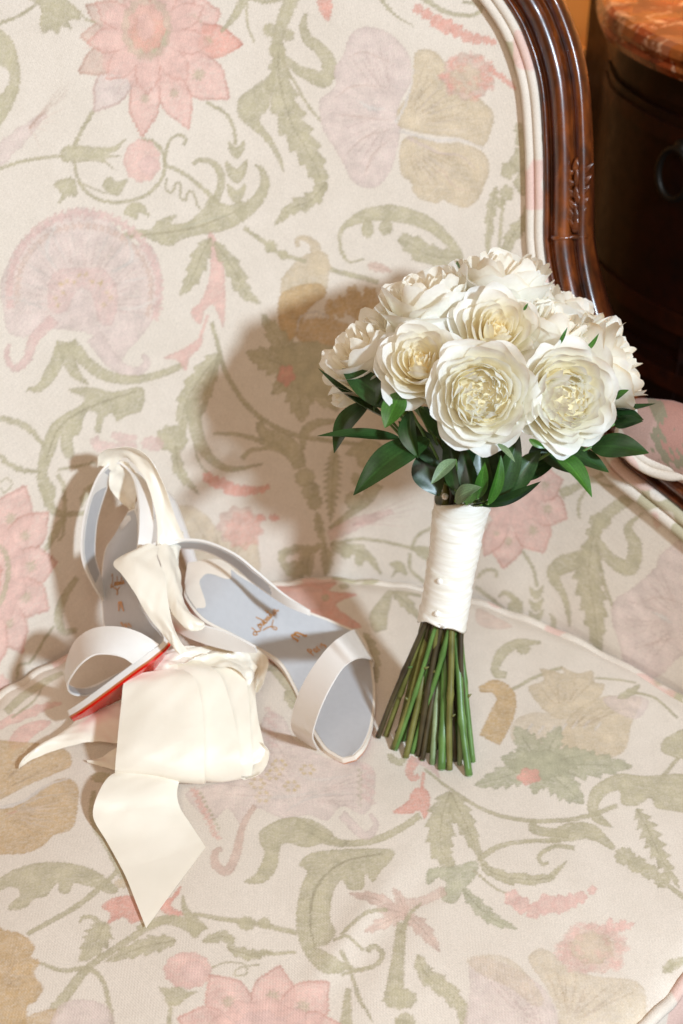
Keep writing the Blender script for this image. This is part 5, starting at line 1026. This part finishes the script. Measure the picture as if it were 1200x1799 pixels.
# stiletto heel
hc = (LA3[1]+RA3[1])/2; ht = np.array([hc[0]+.004, hc[1]-.012, seat_z(hc[0], hc[1]-.012)+.0005])
P = crom([hc-np.array([0, 0, .009]), hc*.72+ht*.28+np.array([.0, .004, 0]), hc*.35+ht*.65, ht], 6)
mesh_obj('heel', *tube(P, np.interp(np.linspace(0, 1, len(P)), [0, .12, .35, .7, 1], [.0115, .013, .009, .006, .0055]), 12, True, (0, 1, 0)), M['satin_white'], sA)
# toe strap
b1 = [PZ(630, 1112, .014), PZ(623, 1106, .024), PD(600, 1118, 1.118), PD(577, 1138, 1.105), PD(552, 1170, 1.100), PD(530, 1208, 1.105), PD(515, 1250, 1.120), PD(513, 1278, 1.135), PZ(524, 1296, .012)]
b2 = [PZ(656, 1172, .013), PZ(655, 1160, .022), PD(632, 1156, 1.105), PD(606, 1170, 1.090), PD(585, 1200, 1.085), PD(566, 1238, 1.090), PD(553, 1275, 1.105), PD(550, 1297, 1.120), PZ(560, 1318, .012)]
loft('toe_strap', (b1, b2), M['satin_white'], sA, 8, 9, .0016, .0)
# sling strap round the heel
def dd(px, py, d): return PD(px, py, d)
s1 = [dd(545, 1072, 1.195), dd(500, 1045, 1.19), dd(450, 1003, 1.185), dd(410, 972, 1.185), dd(355, 950, 1.19), dd(300, 950, 1.19), dd(268, 958, 1.185), dd(252, 990, 1.175), dd(262, 1030, 1.16), dd(290, 1068, 1.15), dd(330, 1090, 1.145), dd(400, 1112, 1.145), dd(448, 1136, 1.145)]
s2 = [dd(545, 1082, 1.195), dd(498, 1060, 1.198), dd(446, 1024, 1.205), dd(408, 992, 1.212), dd(355, 966, 1.215), dd(304, 964, 1.215), dd(276, 972, 1.21), dd(268, 1010, 1.20), dd(280, 1060, 1.18), dd(302, 1098, 1.165), dd(338, 1122, 1.16), dd(404, 1142, 1.155), dd(452, 1146, 1.15)]
loft('heel_strap', (s1, s2), M['satin_white'], sA, 8, 5, .0020)
s1i = [p+(p2-p)*.12 for p, p2 in zip(s1, s2)]; s2i = [p+(p2-p)*.88 for p, p2 in zip(s1, s2)]
ctr = np.mean(s1+s2, axis=0)
mesh_in = loft('strap_lining', ([p+unit(ctr-p)*.0013 for p in s1i], [p+unit(ctr-p)*.0013 for p in s2i]), M['insole'], sA, 8, 5, .0003)

# --- sandal lying on its side against the backrest
sB = empty('sandal', 'white satin ribbon sandal lying on its side against the backrest, red sole edge showing', 'sandal', 'pair of bridal sandals')
# right (upper) edge and left (lower) edge, heel to toe
RB3 = [dd(238, 893, 1.232), dd(243, 915, 1.215), dd(244, 960, 1.200), dd(243, 1010, 1.188), dd(249, 1060, 1.172), dd(266, 1092, 1.160), dd(288, 1122, 1.148), dd(262, 1146, 1.140), dd(228, 1170, 1.140), dd(180, 1206, 1.146), dd(140, 1235, 1.156), dd(118, 1249, 1.166)]
LB3 = [dd(226, 897, 1.240), dd(202, 938, 1.246), dd(184, 968, 1.246), dd(178, 1020, 1.240), dd(180, 1070, 1.232), dd(190, 1110, 1.222), dd(252, 1146, 1.212), dd(268, 1178, 1.205), dd(238, 1197, 1.200), dd(190, 1222, 1.190), dd(147, 1243, 1.180), dd(121, 1253, 1.172)]
mid = (RB3[3]+LB3[3])/2; sg = 1 if np.dot(np.cross(LB3[4]-LB3[2], RB3[3]-LB3[3]), -FWD) > 0 else -1
footbed(sB, LB3, RB3, .0014, -.0062, .0020, M['red'], 'sole', sg); footbed(sB, LB3, RB3, .0003, -.0048, .0014, M['tan_edge'], 'sole_edge', sg)
footbed(sB, LB3, RB3, .0, 0, .0048, M['satin_white'], 'footbed', sg)
inB, fbB = footbed(sB, LB3, RB3, .0026, .0006, .001, M['insole'], 'insole', sg)
lettering(inB, fbB, 26, .0011, .0085, SCRIPT, 'signature_lettering', .0005, -.011); lettering(inB, fbB, 32, .0011, .008, ARCH, 'arch_emblem', .0009, 0.); lettering(inB, fbB, 39, .0011, .006, PARIS, 'city_lettering', .0005, -.007)
# heel behind
hp = (RB3[1]+LB3[1])/2; nb = fbB[3][8]
def nearback(dx, z): return np.array([hp[0]+dx, back_y(hp[0]+dx, z)-.017, z])
P = crom([hp-nb*.004, nearback(.022, hp[2]-.012), nearback(.040, hp[2]*.55), nearback(.052, .018)], 6)
mesh_obj('heel', *tube(P, np.interp(np.linspace(0, 1, len(P)), [0, .15, .4, .7, 1], [.010, .011, .009, .006, .0055]), 12, True, (0, 1, .2)), M['satin_white'], sB)
n1 = [dd(233, 1166, 1.136), dd(214, 1155, 1.122), dd(190, 1149, 1.115), dd(165, 1151, 1.115), dd(143, 1166, 1.12), dd(126, 1188, 1.132), dd(119, 1205, 1.146), dd(126, 1218, 1.160), dd(150, 1222, 1.175), dd(185, 1212, 1.188)]
n2 = [dd(280, 1132, 1.142), dd(245, 1112, 1.142), dd(208, 1102, 1.142), dd(168, 1104, 1.145), dd(138, 1121, 1.152), dd(121, 1150, 1.166), dd(115, 1185, 1.18), dd(122, 1205, 1.194), dd(155, 1208, 1.206), dd(215, 1180, 1.212)]
ts = loft('toe_strap', (n1, n2), M['satin_white'], sB, 8, 9, .0015)
cb = np.mean(n1+n2, axis=0)
loft('strap_lining', ([p+unit(cb-p)*.0012+(q-p)*.05 for p, q in zip(n1, n2)], [q+unit(cb-q)*.0012+(p-q)*.05 for p, q in zip(n1, n2)]), M['insole'], ts, 8, 9, .0003)
g1 = [dd(181, 1056, 1.226), dd(168, 1036, 1.214), dd(150, 1000, 1.200), dd(143, 965, 1.192), dd(147, 915, 1.190), dd(160, 866, 1.192), dd(180, 826, 1.200), dd(205, 812, 1.21), dd(232, 834, 1.205), dd(243, 880, 1.192), dd(244, 930, 1.182), dd(240, 968, 1.178)]
g2 = [dd(184, 1030, 1.240), dd(176, 1010, 1.236), dd(168, 985, 1.230), dd(166, 960, 1.226), dd(170, 915, 1.222), dd(182, 872, 1.222), dd(196, 838, 1.226), dd(212, 824, 1.232), dd(250, 840, 1.222), dd(266, 880, 1.205), dd(268, 930, 1.190), dd(262, 972, 1.182)]
hs = loft('heel_strap', (g1, g2), M['satin_white'], sB, 8, 5, .0018)
cg = np.mean(g1+g2, axis=0)
loft('strap_lining', ([p+unit(cg-p)*.0014+(q-p)*.14 for p, q in zip(g1[:8], g2[:8])], [q+unit(cg-q)*.0014+(p-q)*.1 for p, q in zip(g1[:8], g2[:8])]), M['insole'], hs, 8, 5, .0003)

# --- satin ribbons of the sandals
def ribbon(parent, a, b_, sag=.0, n=12, m=13, th=.00035, wav=.0008, seed=0, cut=None):
    A = crom(np.array(a), n); Bq = crom(np.array(b_), n); nb_ = len(A)
    if cut:
        A = np.vstack([A, crom(np.array([a[-1]]+cut[0]), 8)[1:]]); Bq = np.vstack([Bq, crom(np.array([b_[-1]]+cut[1]), 8)[1:]])
    k = np.linspace(0, 1, m)[None, :, None]; G = A[:, None]*(1-k)+Bq[:, None]*k
    T = np.gradient(G.mean(1), axis=0); Nn = rowunit(np.cross(T, Bq-A)); r1 = np.random.RandomState(seed); p = r1.rand(6)*6.28
    s_ = np.linspace(0, 1, len(A))[:, None, None]
    if cut: Nn[nb_-4:] = Nn[nb_-5]; fade = np.clip((nb_-4-np.arange(len(A)))/(nb_*.45), 0, 1)[:, None, None]; sag = sag*fade; wav = wav*fade
    G = G+Nn[:, None]*(sag*np.sin(np.pi*k)+wav*(1.2*np.sin(s_*8+k*4+p[0])+.6*np.sin(s_*17-k*7+p[1])+.5*np.sin(k*9+s_*5+p[2])+.35*np.sin(s_*41+k*17+p[3])*np.sin(s_*9+p[4])))
    o = mesh_obj('ribbon', G.reshape(-1, 3), grid_faces(len(A), m), M['satin'], parent); solid(o, th); return o
def Z(px, py, z):
    q = hit_seat(np.array([(px, py)], float))[0]; return PZ(px, py, q[2]+z)
# long tail with a pointed end: a folded-over top, then a flat end cut on the slant
ribbon(sA, [Z(214, 1352, .022), Z(190, 1366, .022), Z(170, 1400, .020), Z(164, 1436, .011), Z(186, 1476, .004), Z(206, 1512, .0025), Z(218, 1534, .0025)],
           [Z(318, 1362, .018), Z(313, 1380, .016), Z(311, 1398, .012), Z(317, 1420, .008), Z(336, 1449, .004), Z(352, 1474, .0025), Z(361, 1488, .0025)], .003, wav=.0007, seed=1,
       cut=([Z(226, 1552, .0025), Z(236, 1578, .0025), Z(247, 1606, .0025), Z(256, 1629, .0025)], [Z(335, 1523, .0025), Z(309, 1558, .0025), Z(283, 1594, .0025), Z(257, 1630, .0025)]))
# stacked loops, the top sheet first, each lower one reaching further right
ribbon(sA, [Z(222, 1186, 0.0650), Z(216, 1204, 0.0630), Z(211, 1250, 0.0510), Z(206, 1310, 0.0380), Z(203, 1346, 0.0270), Z(204, 1361, 0.0170), Z(214, 1362, 0.0100)],
           [Z(322, 1176, 0.0670), Z(346, 1200, 0.0650), Z(356, 1250, 0.0540), Z(359, 1310, 0.0410), Z(359, 1356, 0.0280), Z(360, 1374, 0.0170), Z(362, 1372, 0.0100)], .002, m=15, wav=.0007, seed=2)
ribbon(sA, [Z(250, 1176, 0.0570), Z(262, 1196, 0.0550), Z(270, 1250, 0.0440), Z(274, 1310, 0.0310), Z(274, 1352, 0.0200), Z(280, 1366, 0.0100), Z(290, 1366, 0.0050)],
           [Z(352, 1160, 0.0590), Z(386, 1186, 0.0570), Z(406, 1240, 0.0470), Z(418, 1300, 0.0350), Z(424, 1342, 0.0230), Z(424, 1364, 0.0110), Z(420, 1366, 0.0050)], .003, m=15, wav=.0007, seed=3)
ribbon(sA, [Z(300, 1160, 0.0470), Z(320, 1180, 0.0450), Z(336, 1240, 0.0350), Z(342, 1300, 0.0230), Z(346, 1346, 0.0120), Z(352, 1362, 0.0030)],
           [Z(384, 1140, 0.0510), Z(424, 1164, 0.0490), Z(436, 1216, 0.0390), Z(440, 1280, 0.0290), Z(444, 1336, 0.0170), Z(442, 1362, 0.0050)], .003, m=15, wav=.0007, seed=4)
ribbon(sA, [Z(350, 1150, 0.0390), Z(380, 1170, 0.0370), Z(400, 1230, 0.0270), Z(408, 1290, 0.0170), Z(414, 1336, 0.0060), Z(420, 1358, 0.0030)],
           [Z(400, 1132, 0.0470), Z(436, 1150, 0.0450), Z(446, 1190, 0.0380), Z(452, 1250, 0.0290), Z(463, 1306, 0.0190), Z(470, 1330, 0.0090)], .003, m=15, wav=.0007, seed=24)
ribbon(sA, [Z(463, 1306, 0.0210), Z(472, 1322, 0.0150), Z(468, 1346, 0.0070), Z(452, 1364, 0.0030), Z(430, 1368, 0.0030)],
           [Z(426, 1296, 0.0150), Z(424, 1316, 0.0110), Z(424, 1338, 0.0060), Z(420, 1354, 0.0030), Z(412, 1362, 0.0030)], .001, m=9, wav=.0007, seed=25)
# upper folds
ribbon(sA, [Z(258, 1164, .063), Z(290, 1150, .067), Z(340, 1141, .065), Z(395, 1134, .060), Z(436, 1146, .052), Z(452, 1172, .044)],
           [Z(274, 1182, .058), Z(306, 1186, .060), Z(352, 1172, .060), Z(400, 1172, .054), Z(428, 1190, .046), Z(440, 1206, .040)], .003, m=13, wav=.0016, seed=5)
ribbon(sA, [Z(270, 1150, .062), Z(310, 1140, .066), Z(360, 1132, .064), Z(405, 1128, .058)], [Z(300, 1168, .064), Z(330, 1160, .066), Z(372, 1150, .062), Z(412, 1146, .055)], .002, m=11, wav=.0012, seed=26)
ribbon(sA, [Z(400, 1132, .050), Z(440, 1134, .048), Z(470, 1156, .040), Z(466, 1188, .028), Z(455, 1216, .016)],
           [Z(396, 1160, .040), Z(428, 1168, .038), Z(446, 1184, .032), Z(446, 1206, .022), Z(442, 1226, .012)], .003, m=11, wav=.001, seed=6)
# left tail and small corner
ribbon(sB, [Z(250, 1218, .024), Z(205, 1238, .022), Z(160, 1246, .018), Z(104, 1288, .008), Z(62, 1318, .003), Z(30, 1350, .0025)],
           [Z(262, 1296, .012), Z(206, 1306, .012), Z(172, 1304, .010), Z(128, 1311, .006), Z(72, 1324, .003), Z(32, 1350, .002)], .004, wav=.0012, seed=7)
ribbon(sB, [Z(240, 1300, .012), Z(206, 1314, .010), Z(178, 1330, .005), Z(153, 1338, .002)], [Z(250, 1350, .006), Z(210, 1354, .004), Z(180, 1347, .003), Z(154, 1339, .002)], .001, wav=.0005, seed=8)
ribbon(sB, [Z(300, 1196, .030), Z(250, 1218, .026), Z(196, 1246, .022), Z(160, 1248, .014)], [Z(300, 1290, .012), Z(250, 1290, .010), Z(206, 1286, .014), Z(166, 1256, .016)], -.004, wav=.0012, seed=9)
# ribbon hanging from the upright sandal's heel strap
ribbon(sA, [dd(236, 964, 1.162), dd(200, 987, 1.150), dd(214, 1010, 1.138), dd(236, 1042, 1.128), dd(260, 1080, 1.122), dd(288, 1116, 1.120), dd(306, 1140, 1.125)],
           [dd(278, 962, 1.170), dd(276, 980, 1.156), dd(290, 1012, 1.142), dd(294, 1050, 1.132), dd(302, 1092, 1.124), dd(314, 1122, 1.122), dd(330, 1146, 1.126)], .004, wav=.001, seed=10)
ribbon(sA, [dd(268, 962, 1.176), dd(284, 1000, 1.156), dd(292, 1040, 1.144), dd(302, 1074, 1.135), dd(322, 1100, 1.130), dd(345, 1108, 1.132)],
           [dd(305, 962, 1.186), dd(316, 1010, 1.170), dd(318, 1046, 1.152), dd(330, 1070, 1.140), dd(356, 1092, 1.130), dd(360, 1100, 1.132)], .004, wav=.001, seed=11)
# ribbon looped over the lying sandal's heel strap
ribbon(sB, [dd(172, 822, 1.196), dd(176, 800, 1.190), dd(196, 788, 1.186), dd(232, 784, 1.186), dd(264, 806, 1.188), dd(288, 852, 1.190), dd(306, 902, 1.190), dd(326, 950, 1.190)],
           [dd(196, 826, 1.210), dd(206, 812, 1.206), dd(222, 806, 1.202), dd(240, 822, 1.198), dd(256, 846, 1.194), dd(270, 886, 1.190), dd(276, 924, 1.186), dd(276, 962, 1.184)], .004, wav=.0008, seed=12)
ribbon(sB, [dd(196, 816, 1.21), dd(192, 836, 1.215), dd(196, 862, 1.222), dd(214, 884, 1.228), dd(230, 898, 1.235)], [dd(228, 812, 1.205), dd(238, 836, 1.212), dd(240, 860, 1.220), dd(238, 880, 1.228), dd(236, 896, 1.235)], -.004, wav=.001, seed=13)
ribbon(sB, [dd(288, 930, 1.205), dd(290, 962, 1.195), dd(296, 1000, 1.185), dd(306, 1040, 1.172)], [dd(322, 935, 1.215), dd(318, 962, 1.205), dd(314, 1000, 1.195), dd(318, 1046, 1.178)], .003, wav=.001, seed=14)
